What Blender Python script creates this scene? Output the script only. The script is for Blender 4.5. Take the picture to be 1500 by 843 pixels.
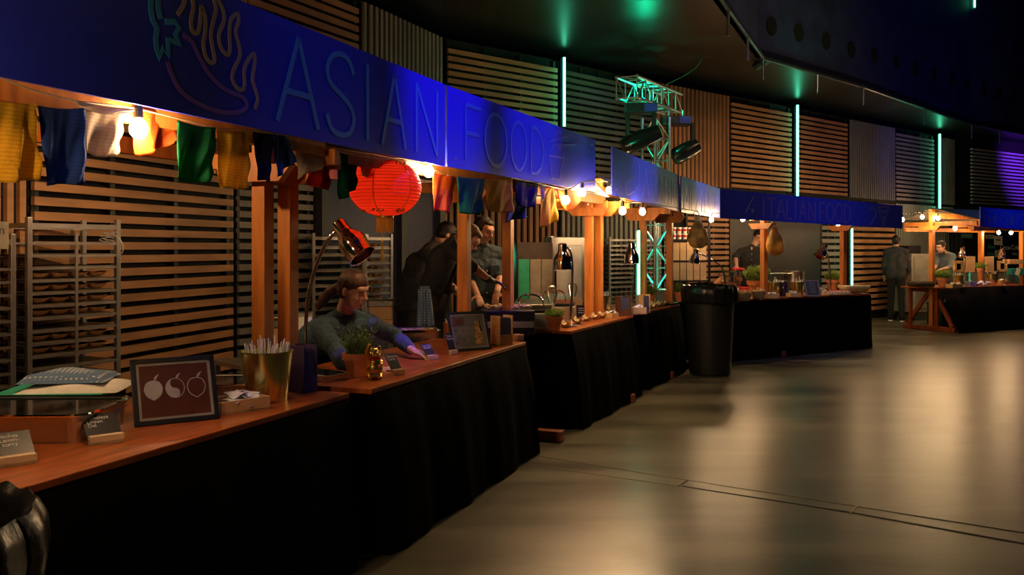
import bpy, bmesh, math, random
from mathutils import Vector, Matrix, Euler
R = math.radians
random.seed(7)
SC = bpy.context.scene
for o in list(bpy.data.objects): bpy.data.objects.remove(o)
C = SC.collection
# ------------------------------------------------------------------ camera, world, lights, exposure
F, CX, HY, CH = 1300.0, 750.0, 363.0, 1.52
cd = bpy.data.cameras.new('camera'); cam = bpy.data.objects.new('camera', cd); C.objects.link(cam)
cam.location = (0, 0, CH); cam.rotation_euler = (R(90), 0, 0)
cd.sensor_width = 36; cd.lens = 36*F/1500; cd.shift_y = -(421.5-HY)/1500; cd.clip_end = 200; cd.clip_start = .05
SC.camera = cam
SC.view_settings.view_transform = 'Standard'; SC.view_settings.look = 'None'
SC.view_settings.gamma = 1; SC.view_settings.use_curve_mapping = False
SC.view_settings.exposure = 0.0
w = bpy.data.worlds.new('hall_dark'); SC.world = w; w.use_nodes = True
w.node_tree.nodes['Background'].inputs[0].default_value = (.010, .014, .035, 1)
w.node_tree.nodes['Background'].inputs[1].default_value = .12
def spot(name, loc, aim, power, col, size=40, blend=.6, rad=.12):
    l = bpy.data.lights.new(name, 'SPOT'); l.energy = power; l.color = col; l.spot_size = R(size); l.spot_blend = blend; l.shadow_soft_size = rad
    o = bpy.data.objects.new(name, l); C.objects.link(o); o.location = loc
    o.rotation_euler = (Vector(aim)-Vector(loc)).to_track_quat('-Z', 'Y').to_euler(); return o
def area(name, loc, aim, power, col, sx, sy):
    l = bpy.data.lights.new(name, 'AREA'); l.energy = power; l.color = col; l.shape = 'RECTANGLE'; l.size = sx; l.size_y = sy
    o = bpy.data.objects.new(name, l); C.objects.link(o); o.location = loc
    o.rotation_euler = (Vector(aim)-Vector(loc)).to_track_quat('-Z', 'Y').to_euler(); return o
BULB = 520.0                                  # emission strength of the festoon bulbs
BULB_COL = (1, .64, .31)
def point(name, loc, power, col=(1, .62, .30), rad=.03):
    l = bpy.data.lights.new(name, 'POINT'); l.energy = power; l.color = col; l.shadow_soft_size = rad
    o = bpy.data.objects.new(name, l); C.objects.link(o); o.location = loc; return o
spot('blue_stage_light', (2.15, 4.3, 7.8), (-.42, 5.35, 2.78), 3600, (.19, .04, 1), 15, .8)
spot('blue_stage_light_second', (2.85, 5.9, 7.8), (.15, 6.8, 2.78), 2700, (.19, .04, 1), 15, .8)
spot('blue_stage_light_near', (1.3, 2.9, 7.2), (-.85, 4.0, 2.35), 230, (.0, .10, 1), 16, 1)
spot('violet_stage_light', (3.8, 7.9, 7.4), (1.4, 9.2, 2.25), 1500, (.50, .40, 1), 14, 1)
spot('teal_stage_light', (5.4, 10.2, 7.0), (2.55, 12.0, 2.25), 1100, (.03, .50, 1), 10, 1)
spot('deep_blue_stage_light', (7.4, 9.4, 7.0), (4.7, 12.2, 2.2), 330, (.05, .16, 1), 30, 1)
spot('blue_booth_light', (10.6, 11.0, 6.5), (9.0, 15.75, 2.1), 700, (.06, .20, 1), 20, 1)
spot('blue_wall_light', (9.5, 12.0, 3.4), (8.6, 20.0, 3.5), 420, (.06, .09, 1), 20, 1)
spot('purple_wall_light', (13.4, 19.8, 3.4), (14.0, 24.2, 4.0), 1500, (.22, .03, 1), 50, 1)
spot('blue_gallery_light', (13.0, 8.0, 3.0), (8.5, 17.5, 6.0), 260, (.02, .05, 1), 55, 1)
spot('green_soffit_light', (.4, 9.0, 2.9), (.9, 9.8, 4.9), 60, (.0, 1, .30), 80, 1)
spot('green_gallery_light', (4.3, 12.8, 2.9), (4.6, 14.0, 4.9), 60, (.0, 1, .30), 70, 1)
spot('green_gallery_far_light', (7.6, 17.2, 3.0), (8.2, 17.6, 4.9), 50, (.0, 1, .30), 70, 1)
area('floor_fill_warm', (6.5, 7.5, 7.5), (4.2, 8.2, 0), 35, (1, .80, .45), 3.5, 3.5)  # added overhead fill that brightens the floor, no fixture there
spot('warm_wall_wash', (6.0, 5.0, 6.5), (3.6, 15.0, 3.1), 720, (1, .60, .30), 50, 1, .3)
for k, (x, y, z, e) in enumerate(((-1.50, 1.75, 1.86, 24), (-2.0, 3.7, 2.2, 34), (-2.05, 5.5, 2.2, 19), (.15, 7.7, 2.1, 15), (.45, 9.0, 2.1, 16), (1.6, 11.6, 2.05, 12), (3.7, 13.6, 2.05, 20), (5.9, 14.9, 2.05, 20), (8.6, 17.6, 2.0, 16), (9.0, 19.3, 2.3, 14))):
    point('stall_fill_light', (x, y, z), e)  # added unseen fill lights; the first continues the bulb string past the view


# ------------------------------------------------------------------ measuring helpers (camera geometry of the place)
def at(px, py, fd):
    d = F/fd; return Vector(((px-CX)/F*d, d, CH+(HY-py)/F*d))
def onz(px, py, z):
    d = F*(CH-z)/(py-HY); return Vector(((px-CX)/F*d, d, z))
class Plane:                                  # an upright plane through two floor points
    def __init__(s, a, b):
        s.a = Vector((a[0], a[1])); s.b = Vector((b[0], b[1])); s.L = (s.b-s.a).length
        s.u = (s.b-s.a)/s.L; s.n = Vector((s.u.y, -s.u.x)); s.ang = math.atan2(s.u.y, s.u.x)   # n points to the aisle
    def hit(s, px, py=None, off=0):
        k = (px-CX)/F; a = s.a+s.n*off      # (a.x+t*u.x) = k*(a.y+t*u.y)
        t = (k*a.y-a.x)/(s.u.x-k*s.u.y); y = a.y+t*s.u.y
        return t, (CH+(HY-py)/F*y if py is not None else None)
    def pt(s, t, z, off=0):
        p = s.a+s.u*t+s.n*off; return Vector((p.x, p.y, z))
    def px(s, px, py, off=0):
        t, z = s.hit(px, py, off); return s.pt(t, z, off)

# ------------------------------------------------------------------ materials
MATS = {}
def mat(name, col, rough=.6, metal=0, amt=.12, scale=12, bump=0, stretch=(1,1,1), spec=.5, trans=0, emit=None, es=0, ior=1.45, transl=0, col2=None, bscale=None):
    if name in MATS: return MATS[name]
    m = bpy.data.materials.new(name); m.use_nodes = True; nt = m.node_tree; N = nt.nodes; L = nt.links
    b = N['Principled BSDF']; b.inputs['Roughness'].default_value = rough; b.inputs['Metallic'].default_value = metal
    b.inputs['Specular IOR Level'].default_value = spec; b.inputs['IOR'].default_value = ior
    b.inputs['Transmission Weight'].default_value = trans
    tc = N.new('ShaderNodeTexCoord'); mp = N.new('ShaderNodeMapping'); mp.inputs['Scale'].default_value = stretch
    L.new(tc.outputs['Object'], mp.inputs[0])
    nz = N.new('ShaderNodeTexNoise'); nz.inputs['Scale'].default_value = scale; nz.inputs['Detail'].default_value = 4; L.new(mp.outputs[0], nz.inputs['Vector'])
    cr = N.new('ShaderNodeValToRGB'); c2 = col2 or [min(1, c*(1-amt*2)) for c in col]; c3 = [min(1, c*(1+amt)) for c in col]
    cr.color_ramp.elements[0].position = .3; cr.color_ramp.elements[1].position = .7
    cr.color_ramp.elements[0].color = (*c2, 1); cr.color_ramp.elements[1].color = (*c3, 1)
    L.new(nz.outputs['Fac'], cr.inputs[0]); L.new(cr.outputs[0], b.inputs['Base Color'])
    if bump:
        bp = N.new('ShaderNodeBump'); bp.inputs['Strength'].default_value = bump; bp.inputs['Distance'].default_value = .01
        n2 = N.new('ShaderNodeTexNoise'); n2.inputs['Scale'].default_value = bscale or scale*2; n2.inputs['Detail'].default_value = 5
        L.new(mp.outputs[0], n2.inputs['Vector']); L.new(n2.outputs['Fac'], bp.inputs['Height']); L.new(bp.outputs[0], b.inputs['Normal'])
    if emit: b.inputs['Emission Color'].default_value = (*emit, 1); b.inputs['Emission Strength'].default_value = es
    if transl:
        tr = N.new('ShaderNodeBsdfTranslucent'); L.new(cr.outputs[0], tr.inputs[0]); mx = N.new('ShaderNodeMixShader'); mx.inputs[0].default_value = transl
        L.new(b.outputs[0], mx.inputs[1]); L.new(tr.outputs[0], mx.inputs[2]); L.new(mx.outputs[0], N['Material Output'].inputs[0])
    MATS[name] = m; return m
def glow(name, col, s):
    if name in MATS: return MATS[name]
    m = bpy.data.materials.new(name); m.use_nodes = True; nt = m.node_tree; b = nt.nodes['Principled BSDF']
    b.inputs['Base Color'].default_value = (.1, .1, .1, 1); b.inputs['Emission Color'].default_value = (*col, 1); b.inputs['Emission Strength'].default_value = s
    MATS[name] = m; return m
def flagmat(name, col):                        # printed cotton: faint lines of print and woven creases
    if name in MATS: return MATS[name]
    m = mat(name, col, .85, 0, .10, 9, .5, transl=.45, spec=.1); nt = m.node_tree; N = nt.nodes; L = nt.links; b = N['Principled BSDF']
    tc = N.new('ShaderNodeTexCoord'); wv = N.new('ShaderNodeTexWave'); wv.wave_type = 'BANDS'; wv.bands_direction = 'Z'
    wv.inputs['Scale'].default_value = 26; wv.inputs['Distortion'].default_value = 2.5; wv.inputs['Detail Scale'].default_value = 9
    L.new(tc.outputs['Object'], wv.inputs['Vector']); cr = N.new('ShaderNodeValToRGB'); cr.color_ramp.elements[0].position = .0; cr.color_ramp.elements[1].position = .35
    cr.color_ramp.elements[0].color = (.55, .5, .5, 1); cr.color_ramp.elements[1].color = (1, 1, 1, 1); L.new(wv.outputs['Fac'], cr.inputs[0])
    mx = N.new('ShaderNodeMix'); mx.data_type = 'RGBA'; mx.blend_type = 'MULTIPLY'; mx.inputs[0].default_value = .7
    src = b.inputs['Base Color'].links[0].from_socket; L.new(src, mx.inputs[6]); L.new(cr.outputs[0], mx.inputs[7]); L.new(mx.outputs[2], b.inputs['Base Color'])
    return m
wood_post = mat('pine_stained', (.62, .21, .035), .5, 0, .18, 3, .15, (6, 6, 1), col2=(.42, .12, .02))
wood_dark = mat('pine_redbrown', (.28, .06, .018), .5, 0, .2, 3, .15, (6, 6, 1))
wood_top = mat('counter_wood', (.38, .095, .018), .30, 0, .22, 5, .1, (1, 6, 1), col2=(.21, .048, .009))
wood_light = mat('light_wood', (.62, .38, .15), .55, 0, .12, 14, .1, (1, 5, 1))
wood_holder = mat('pale_block_wood', (.70, .52, .34), .6, 0, .1, 20)
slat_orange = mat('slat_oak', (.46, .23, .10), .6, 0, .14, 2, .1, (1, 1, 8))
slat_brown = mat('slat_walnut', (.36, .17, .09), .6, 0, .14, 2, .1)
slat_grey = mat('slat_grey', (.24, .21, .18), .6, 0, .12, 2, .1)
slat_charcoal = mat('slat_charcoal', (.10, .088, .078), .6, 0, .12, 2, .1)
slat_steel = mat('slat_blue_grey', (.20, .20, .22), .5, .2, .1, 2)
black_back = mat('black_backing', (.006, .006, .007), .8, 0, .1)
cloth_black = mat('black_cloth', (.0016, .0016, .0019), .95, 0, .1, 8, .3, spec=.04)
steel = mat('brushed_steel', (.62, .60, .56), .28, 1, .05, 4, .04, (1, 30, 1))
steel_dull = mat('dull_steel', (.55, .54, .52), .42, 1, .08, 8)
chrome = mat('chrome', (.85, .82, .78), .07, 1, .02)
alu = mat('truss_aluminium', (.55, .55, .55), .35, 1, .05)
brass = mat('brass_bucket', (.74, .72, .30), .26, 1, .06, 5)
gold = mat('gold_paint', (.85, .52, .10), .25, .9, .08, 10)
terracotta = mat('terracotta', (.60, .20, .075), .75, 0, .12, 15, .15)
soil = mat('soil', (.04, .022, .012), .95, 0, .3, 60, .8)
leaf = mat('herb_leaf', (.20, .33, .08), .6, 0, .35, 30, transl=.2, spec=.3)
leaf2 = mat('cress_leaf', (.20, .32, .05), .6, 0, .35, 30, transl=.2, spec=.3)
white_paper = mat('white_paper', (.72, .69, .64), .8, 0, .06, 20, .15)
white_plastic = mat('white_plastic', (.78, .76, .70), .45, 0, .03)
kraft = mat('kraft_card', (.50, .32, .17), .8, 0, .08, 10)
cardbrown = mat('cardboard', (.46, .27, .13), .85, 0, .1, 10, .1)
black_plastic = mat('black_plastic', (.008, .008, .010), .45, 0, .1, 10)
black_gloss = mat('black_glass', (.01, .012, .012), .06, 0, .05)
bag_black = mat('bin_liner', (.006, .006, .008), .30, 0, .2, 10, .6, bscale=14)
violet_lit_card = mat('card_violet_light', (.06, .035, .10), .5, 0, .1)  # blue stage light on the napkin stands, put into the card colour
redlac = mat('red_plastic', (.55, .02, .02), .35, 0, .05)
concrete = None
led_green = glow('led_green', (.10, 1, .52), 9)
led_violet = glow('led_violet', (.35, .08, 1), 5)
bulb_glow = glow('bulb_glow', BULB_COL, BULB)
skin = mat('skin', (.50, .26, .16), .55, 0, .06, 15, .05)
skin_w = mat('skin_light', (.55, .30, .20), .55, 0, .06, 15, .05)
hair_br = mat('hair_brown', (.07, .028, .014), .55, 0, .3, 30, .6, (1, 1, .2))
hair_bk = mat('hair_black', (.012, .009, .008), .5, 0, .3, 30, .6)
hair_lt = mat('hair_light_brown', (.16, .09, .05), .6, 0, .3, 30, .6)
denim = mat('denim_blue', (.045, .085, .115), .85, 0, .22, 18, .5, bscale=14)
blackshirt = mat('black_shirt', (.028, .026, .027), .85, 0, .2, 10, .5, bscale=12)
greyshirt = mat('grey_shirt', (.035, .035, .042), .85, 0, .2, 10, .5, bscale=12)
trouser = mat('dark_trousers', (.010, .010, .012), .9, 0, .2, 10, .4)
apron_br = mat('brown_apron', (.030, .018, .011), .85, 0, .2, 10, .4)

# ------------------------------------------------------------------ mesh builder
class MB:
    def __init__(s): s.bm = bmesh.new()
    def box(s, c, size, rot=None, taper=None):
        v = []
        for z in (-.5, .5):
            k = 1 if (taper is None or z < 0) else taper
            for x, y in ((-.5,-.5),(.5,-.5),(.5,.5),(-.5,.5)):
                p = Vector((x*size[0]*k, y*size[1]*k, z*size[2]))
                if rot is not None: p = rot @ p
                v.append(s.bm.verts.new(p+Vector(c)))
        for f in ((0,3,2,1),(4,5,6,7),(0,1,5,4),(1,2,6,5),(2,3,7,6),(3,0,4,7)): s.bm.faces.new([v[i] for i in f])
        return s
    def bar(s, a, b, w, h, up=(0,0,1)):       # square bar between two points
        a = Vector(a); b = Vector(b); d = b-a; x = d.normalized(); upv = Vector(up)
        if abs(x.dot(upv)) > .95: upv = Vector((1,0,0))
        y = upv.cross(x).normalized(); z = x.cross(y)
        m = Matrix((x, y, z)).transposed(); return s.box((a+b)/2, (d.length, w, h), m)
    def cyl(s, a, b, r0, r1=None, n=14, cap=True):
        r1 = r0 if r1 is None else r1
        a = Vector(a); b = Vector(b); z = (b-a).normalized(); x = z.orthogonal().normalized(); y = z.cross(x); A=[]; B=[]
        for i in range(n):
            t = 2*math.pi*i/n; e = x*math.cos(t)+y*math.sin(t); A.append(s.bm.verts.new(a+e*r0)); B.append(s.bm.verts.new(b+e*r1))
        for i in range(n): s.bm.faces.new((A[i], A[(i+1)%n], B[(i+1)%n], B[i]))
        if cap: s.bm.faces.new(A[::-1]); s.bm.faces.new(B)
        return s
    def tube(s, pts, r, n=8):
        pts = [Vector(p) for p in pts]; rings = []; x = None
        for i, p in enumerate(pts):
            t = (pts[min(i+1, len(pts)-1)]-pts[max(i-1, 0)]).normalized()
            x = t.orthogonal().normalized() if x is None else (x-t*x.dot(t)).normalized()
            y = t.cross(x); rr = r[i] if isinstance(r, (list, tuple)) else r
            rings.append([s.bm.verts.new(p+(x*math.cos(2*math.pi*k/n)+y*math.sin(2*math.pi*k/n))*rr) for k in range(n)])
        for a, b in zip(rings, rings[1:]):
            for k in range(n): s.bm.faces.new((a[k], a[(k+1)%n], b[(k+1)%n], b[k]))
        s.bm.faces.new(rings[0][::-1]); s.bm.faces.new(rings[-1]); return s
    def lathe(s, prof, c=(0,0,0), n=28, axis=None, sx=1, sy=1):
        c = Vector(c); rings = []
        M = Vector((0,0,1)).rotation_difference(Vector(axis)).to_matrix() if axis is not None else Matrix.Identity(3)
        for r, z in prof:
            rings.append([s.bm.verts.new(c+M@Vector((r*math.cos(2*math.pi*k/n)*sx, r*math.sin(2*math.pi*k/n)*sy, z))) for k in range(n)] if r > 1e-5 else [s.bm.verts.new(c+M@Vector((0,0,z)))])
        for a, b in zip(rings, rings[1:]):
            for k in range(n):
                q = [a[k%len(a)], a[(k+1)%len(a)], b[(k+1)%len(b)], b[k%len(b)]]; u = []
                for v in q:
                    if v not in u: u.append(v)
                if len(u) > 2: s.bm.faces.new(u)
        return s
    def ell(s, c, r, rot=None, n=16):
        m = Matrix.Translation(Vector(c)) @ ((rot.to_4x4() if rot is not None else Matrix.Identity(4)) @ Matrix.Diagonal((*r, 1)))
        bmesh.ops.create_uvsphere(s.bm, u_segments=n, v_segments=max(6, n*2//3), radius=1, matrix=m); return s
    def cap(s, a, b, r0, r1=None):            # round-ended tapering limb
        r1 = r0 if r1 is None else r1
        s.ell(a, (r0,)*3, n=12); s.ell(b, (r1,)*3, n=12)
        if (Vector(a)-Vector(b)).length > 1e-4: s.cyl(a, b, r0*.985, r1*.985, 14)
        return s
    def quad(s, *p): s.bm.faces.new([s.bm.verts.new(Vector(q)) for q in p]); return s
    def poly(s, pts, off):                     # flat outline with thickness along off
        off = Vector(off); A = [s.bm.verts.new(Vector(p)) for p in pts]; B = [s.bm.verts.new(Vector(p)+off) for p in pts]; n = len(A)
        s.bm.faces.new(A[::-1]); s.bm.faces.new(B)
        for i in range(n): s.bm.faces.new((A[i], A[(i+1)%n], B[(i+1)%n], B[i]))
        return s
    def ribbon(s, pts, wd, nrm, th=.002):     # stroke on a surface, pts 3D, nrm outward
        pts = [Vector(p) for p in pts]; nrm = Vector(nrm).normalized(); Ls = []
        for i, p in enumerate(pts):
            t = (pts[min(i+1, len(pts)-1)]-pts[max(i-1, 0)]).normalized(); sd = nrm.cross(t).normalized()*wd/2
            Ls.append([s.bm.verts.new(q) for q in (p-sd+nrm*th, p+sd+nrm*th, p+sd, p-sd)])
        for a, b in zip(Ls, Ls[1:]):
            for i, j in ((0,1),(1,2),(3,0)): s.bm.faces.new((a[i], a[j], b[j], b[i]))
        s.bm.faces.new(Ls[0]); s.bm.faces.new(Ls[-1][::-1]); return s
    def grid(s, f, nu, nv):
        V = [[s.bm.verts.new(Vector(f(i/nu, j/nv))) for j in range(nv+1)] for i in range(nu+1)]
        for i in range(nu):
            for j in range(nv): s.bm.faces.new((V[i][j], V[i+1][j], V[i+1][j+1], V[i][j+1]))
        return s
    def build(s, name, m, parent=None, world=False, smooth=False, bevel=0, solid=0, remesh=0, smo=0, disp=0):
        if not bevel or True: bmesh.ops.recalc_face_normals(s.bm, faces=s.bm.faces[:])
        me = bpy.data.meshes.new(name); s.bm.to_mesh(me); s.bm.free()
        if world and parent is not None:
            M = Matrix.Translation(parent.location) @ parent.rotation_euler.to_matrix().to_4x4(); me.transform(M.inverted())
        o = bpy.data.objects.new(name, me); C.objects.link(o); me.materials.append(m)
        if remesh:
            k = o.modifiers.new('r', 'REMESH'); k.mode = 'VOXEL'; k.voxel_size = remesh; k.use_smooth_shade = True
            if smo: k = o.modifiers.new('s', 'SMOOTH'); k.iterations = smo; k.factor = .5
            if disp:
                tx = bpy.data.textures.new('fold', 'CLOUDS'); tx.noise_scale = .09
                k = o.modifiers.new('d', 'DISPLACE'); k.texture = tx; k.strength = disp; k.mid_level = .5
            dg = bpy.context.evaluated_depsgraph_get(); me2 = bpy.data.meshes.new_from_object(o.evaluated_get(dg))
            o.modifiers.clear(); o.data = me2; me2.name = name; bpy.data.meshes.remove(me)
            if not me2.materials: me2.materials.append(m)
            me = me2; smooth = True
        if bevel: k = o.modifiers.new('bevel', 'BEVEL'); k.width = bevel; k.segments = 2; k.limit_method = 'ANGLE'
        if solid: k = o.modifiers.new('solid', 'SOLIDIFY'); k.thickness = solid; k.offset = 0
        if smooth:
            for p in me.polygons: p.use_smooth = True
            if not remesh: me.set_sharp_from_angle(angle=R(38))
        if parent is not None: o.parent = parent
        return o
def tag(o, label, cat, group=None):
    o['label'] = label; o['category'] = cat
    if group: o['group'] = group
    return o
def thing(name, label, cat, loc=(0,0,0), rotz=0, group=None):
    o = bpy.data.objects.new(name, None); C.objects.link(o); o.location = loc; o.rotation_euler = (0, 0, rotz); o.empty_display_size = .05
    return tag(o, label, cat, group)
def struct(o, label=None):
    o['kind'] = 'structure'
    return o
def dup(root, loc, rotz, label, group=None, scale=None):
    r = root.copy(); C.objects.link(r); r.location = loc; r.rotation_euler = (0, 0, rotz); r['label'] = label
    if group: r['group'] = group
    if scale: r.scale = (scale,)*3
    for ch in list(root.children):
        c = ch.copy(); C.objects.link(c); c.parent = r
        for g in list(ch.children): d = g.copy(); C.objects.link(d); d.parent = c
    return r
def text(body, size, parent, m, loc, rot, name='lettering', ext=.0006, align='CENTER', space=1.0):
    cu = bpy.data.curves.new(name, 'FONT'); cu.body = body; cu.size = size; cu.extrude = ext; cu.align_x = align; cu.space_line = .85; cu.space_character = space; cu.resolution_u = 3
    o = bpy.data.objects.new(name, cu); C.objects.link(o)
    me = bpy.data.meshes.new_from_object(o.evaluated_get(bpy.context.evaluated_depsgraph_get())); bpy.data.objects.remove(o)
    me.transform(Matrix.Translation(loc) @ Euler(rot).to_matrix().to_4x4()); o = bpy.data.objects.new(name, me); C.objects.link(o); me.materials.clear(); me.materials.append(m)
    o.parent = parent; return o
def catmull(pts, k=6):
    pts = [Vector(p) for p in pts]; out = []; n = len(pts)
    for i in range(n-1):
        p0 = pts[max(i-1,0)]; p1 = pts[i]; p2 = pts[i+1]; p3 = pts[min(i+2,n-1)]
        for j in range(k):
            t = j/k; out.append(.5*((2*p1)+(-p0+p2)*t+(2*p0-5*p1+4*p2-p3)*t*t+(-p0+3*p1-3*p2+p3)*t**3))
    return out+[pts[-1]]
# ================================================================== THE SETTING
def concrete_mat():
    m = bpy.data.materials.new('polished_concrete'); m.use_nodes = True; N = m.node_tree.nodes; L = m.node_tree.links; b = N['Principled BSDF']
    tc = N.new('ShaderNodeTexCoord'); mp = N.new('ShaderNodeMapping'); mp.inputs['Scale'].default_value = (.35, 1.6, 1); mp.inputs['Rotation'].default_value = (0, 0, .1); L.new(tc.outputs['Object'], mp.inputs[0])
    n1 = N.new('ShaderNodeTexNoise'); n1.inputs['Scale'].default_value = 1.3; n1.inputs['Detail'].default_value = 8; n1.inputs['Roughness'].default_value = .62; L.new(mp.outputs[0], n1.inputs['Vector'])
    c1 = N.new('ShaderNodeValToRGB'); c1.color_ramp.elements[0].position = .36; c1.color_ramp.elements[1].position = .64
    c1.color_ramp.elements[0].color = (.050, .046, .031, 1); c1.color_ramp.elements[1].color = (.165, .150, .105, 1); L.new(n1.outputs['Fac'], c1.inputs[0])
    n2 = N.new('ShaderNodeTexNoise'); n2.inputs['Scale'].default_value = 60; n2.inputs['Detail'].default_value = 3; L.new(tc.outputs['Object'], n2.inputs['Vector'])
    mx = N.new('ShaderNodeMix'); mx.data_type = 'RGBA'; mx.blend_type = 'OVERLAY'; mx.inputs[0].default_value = .25; L.new(c1.outputs[0], mx.inputs[6]); L.new(n2.outputs['Fac'], mx.inputs[7]); L.new(mx.outputs[2], b.inputs['Base Color'])
    r = N.new('ShaderNodeMapRange'); r.inputs['To Min'].default_value = .22; r.inputs['To Max'].default_value = .42; L.new(n1.outputs['Fac'], r.inputs[0]); L.new(r.outputs[0], b.inputs['Roughness'])
    bp = N.new('ShaderNodeBump'); bp.inputs['Strength'].default_value = .06; bp.inputs['Distance'].default_value = .02
    n3 = N.new('ShaderNodeTexNoise'); n3.inputs['Scale'].default_value = 3.5; n3.inputs['Detail'].default_value = 6; L.new(mp.outputs[0], n3.inputs['Vector']); L.new(n3.outputs['Fac'], bp.inputs['Height']); L.new(bp.outputs[0], b.inputs['Normal'])
    return m
struct(MB().box((6, 12, -.05), (44, 44, .1)).build('floor', concrete_mat()))
joint = mat('joint_rubber', (.012, .011, .010), .5, 0, .1); joint_m = mat('joint_metal', (.30, .27, .20), .35, .6, .1)
def floorline(pix, wd, m, name):
    b = MB(); P = [onz(x, y, 0) for x, y in pix]
    b.ribbon([Vector((p.x, p.y, 0)) for p in P], wd, (0, 0, 1), .003); return struct(b.build(name, m))
floorline([(776, 682), (1000, 713)], .010, joint_m, 'trim_1')
floorline([(1000, 713), (1250, 752), (1500, 797)], .014, joint, 'trim_2')
floorline([(790, 669), (1000, 703), (1252, 742), (1500, 781)], .005, joint_m, 'trim_3')
floorline([(994, 713), (1008, 704)], .012, joint, 'trim_4')
floorline([(1245, 753), (1256, 742)], .010, joint_m, 'trim_5')

# curved rear wall: floor points along it with the photo column each stands in
WALL = [(-3.79, 2.87), (-3.04, 5.66), (-2.47, 7.8), (-1.52, 9.7), (-.83, 11.3), (.64, 12.6), (1.62, 13.6), (3.8, 15.5), (10.0, 21.0), (10.9, 21.8)]
WALL = [Vector(p) for p in WALL]
def wallpt(px):
    k = (px-CX)/F
    for a, b in zip(WALL, WALL[1:]):
        u = b-a; den = u.x-k*u.y
        if abs(den) < 1e-9: continue
        t = (k*a.y-a.x)/den
        if -1e-6 <= t <= 1+1e-6 and a.y+u.y*t > 0: return a+u*t
    return WALL[-1]
wb = MB()
WT = 4.2
for a, b in zip(WALL, WALL[1:]):
    n = Vector(((b-a).y, -(b-a).x)).normalized()
    a2, b2 = a-n*.06, b-n*.06; a3, b3 = a-n*.25, b-n*.25
    wb.poly([(a2.x, a2.y, 0), (b2.x, b2.y, 0), (b3.x, b3.y, 0), (a3.x, a3.y, 0)], (0, 0, WT))
struct(wb.build('wall_back', black_back))
def slats(x0, x1, z0, z1, kind, m, label, pitch=.095, gap=False, group=None):
    a, b = wallpt(x0), wallpt(x1)
    knots = [a]+[p for p in WALL if (x0 < CX+F*p.x/p.y < x1)]+[b]
    root = thing('slatted_wall_panel', label, 'wall panel', (a.x, a.y, z0), 0)
    mb = MB(); fr = MB()
    for p, q in zip(knots, knots[1:]):
        d = q-p; L = d.length
        if L < 1e-3: continue
        u = d/L; n = Vector((u.y, -u.x)); ang = math.atan2(u.y, u.x); rot = Matrix.Rotation(ang, 3, 'Z')
        if kind == 'h':
            k = int((z1-z0)/pitch)
            for i in range(k):
                c = (p+q)/2+n*.01; mb.box((c.x, c.y, z0+(i+.5)*pitch), (L, .03, pitch*.58), rot)
        else:
            k = max(1, int(L/pitch))
            for i in range(k):
                c = p+u*(i+.5)*L/k+n*.01; mb.box((c.x, c.y, (z0+z1)/2), (pitch*.52, .03, z1-z0), rot)
        if kind == 'h':
            for s in (.02, L*.33, L*.66, L-.02):
                c = p+u*s-n*.03; fr.box((c.x, c.y, (z0+z1)/2), (.05, .03, z1-z0), rot)
        else:
            for zz in (z0+.1, (z0+z1)/2, z1-.1):
                c = (p+q)/2-n*.03; fr.box((c.x, c.y, zz), (L, .03, .05), rot)
    mb.build('slats', m, root, True); fr.build('batten', black_plastic, root, True)
T0, T1z, U0, U1 = .06, 2.50, 2.56, 4.16
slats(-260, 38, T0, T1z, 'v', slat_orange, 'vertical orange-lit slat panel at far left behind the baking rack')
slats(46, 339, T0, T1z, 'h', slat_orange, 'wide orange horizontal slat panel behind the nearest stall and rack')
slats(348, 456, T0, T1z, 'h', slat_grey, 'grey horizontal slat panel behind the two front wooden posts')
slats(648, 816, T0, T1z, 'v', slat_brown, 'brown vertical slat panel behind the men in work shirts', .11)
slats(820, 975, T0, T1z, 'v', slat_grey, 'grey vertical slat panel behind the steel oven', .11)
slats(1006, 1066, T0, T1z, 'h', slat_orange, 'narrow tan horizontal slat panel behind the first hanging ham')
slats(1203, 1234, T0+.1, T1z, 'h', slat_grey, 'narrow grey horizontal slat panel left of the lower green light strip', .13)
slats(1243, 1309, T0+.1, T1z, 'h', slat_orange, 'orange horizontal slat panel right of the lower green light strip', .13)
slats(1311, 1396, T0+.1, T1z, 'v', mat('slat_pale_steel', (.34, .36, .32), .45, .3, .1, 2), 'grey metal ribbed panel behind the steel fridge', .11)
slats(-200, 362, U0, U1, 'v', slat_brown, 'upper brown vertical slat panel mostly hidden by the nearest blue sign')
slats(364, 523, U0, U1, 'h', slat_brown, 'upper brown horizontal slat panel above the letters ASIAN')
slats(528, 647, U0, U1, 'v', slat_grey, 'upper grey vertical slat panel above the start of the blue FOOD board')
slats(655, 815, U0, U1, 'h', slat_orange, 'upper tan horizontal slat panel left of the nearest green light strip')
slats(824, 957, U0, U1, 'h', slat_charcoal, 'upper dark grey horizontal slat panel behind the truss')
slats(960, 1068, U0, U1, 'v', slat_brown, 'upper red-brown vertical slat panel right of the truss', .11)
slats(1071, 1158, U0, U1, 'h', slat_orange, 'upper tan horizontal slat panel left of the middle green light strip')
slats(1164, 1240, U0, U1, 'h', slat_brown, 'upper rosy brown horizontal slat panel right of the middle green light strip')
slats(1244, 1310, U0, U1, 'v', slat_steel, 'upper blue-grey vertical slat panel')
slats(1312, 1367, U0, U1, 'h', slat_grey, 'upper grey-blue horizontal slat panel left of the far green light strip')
slats(1374, 1398, U0, U1, 'v', slat_grey, 'upper narrow green-lit vertical slat panel at the wall end')
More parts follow.
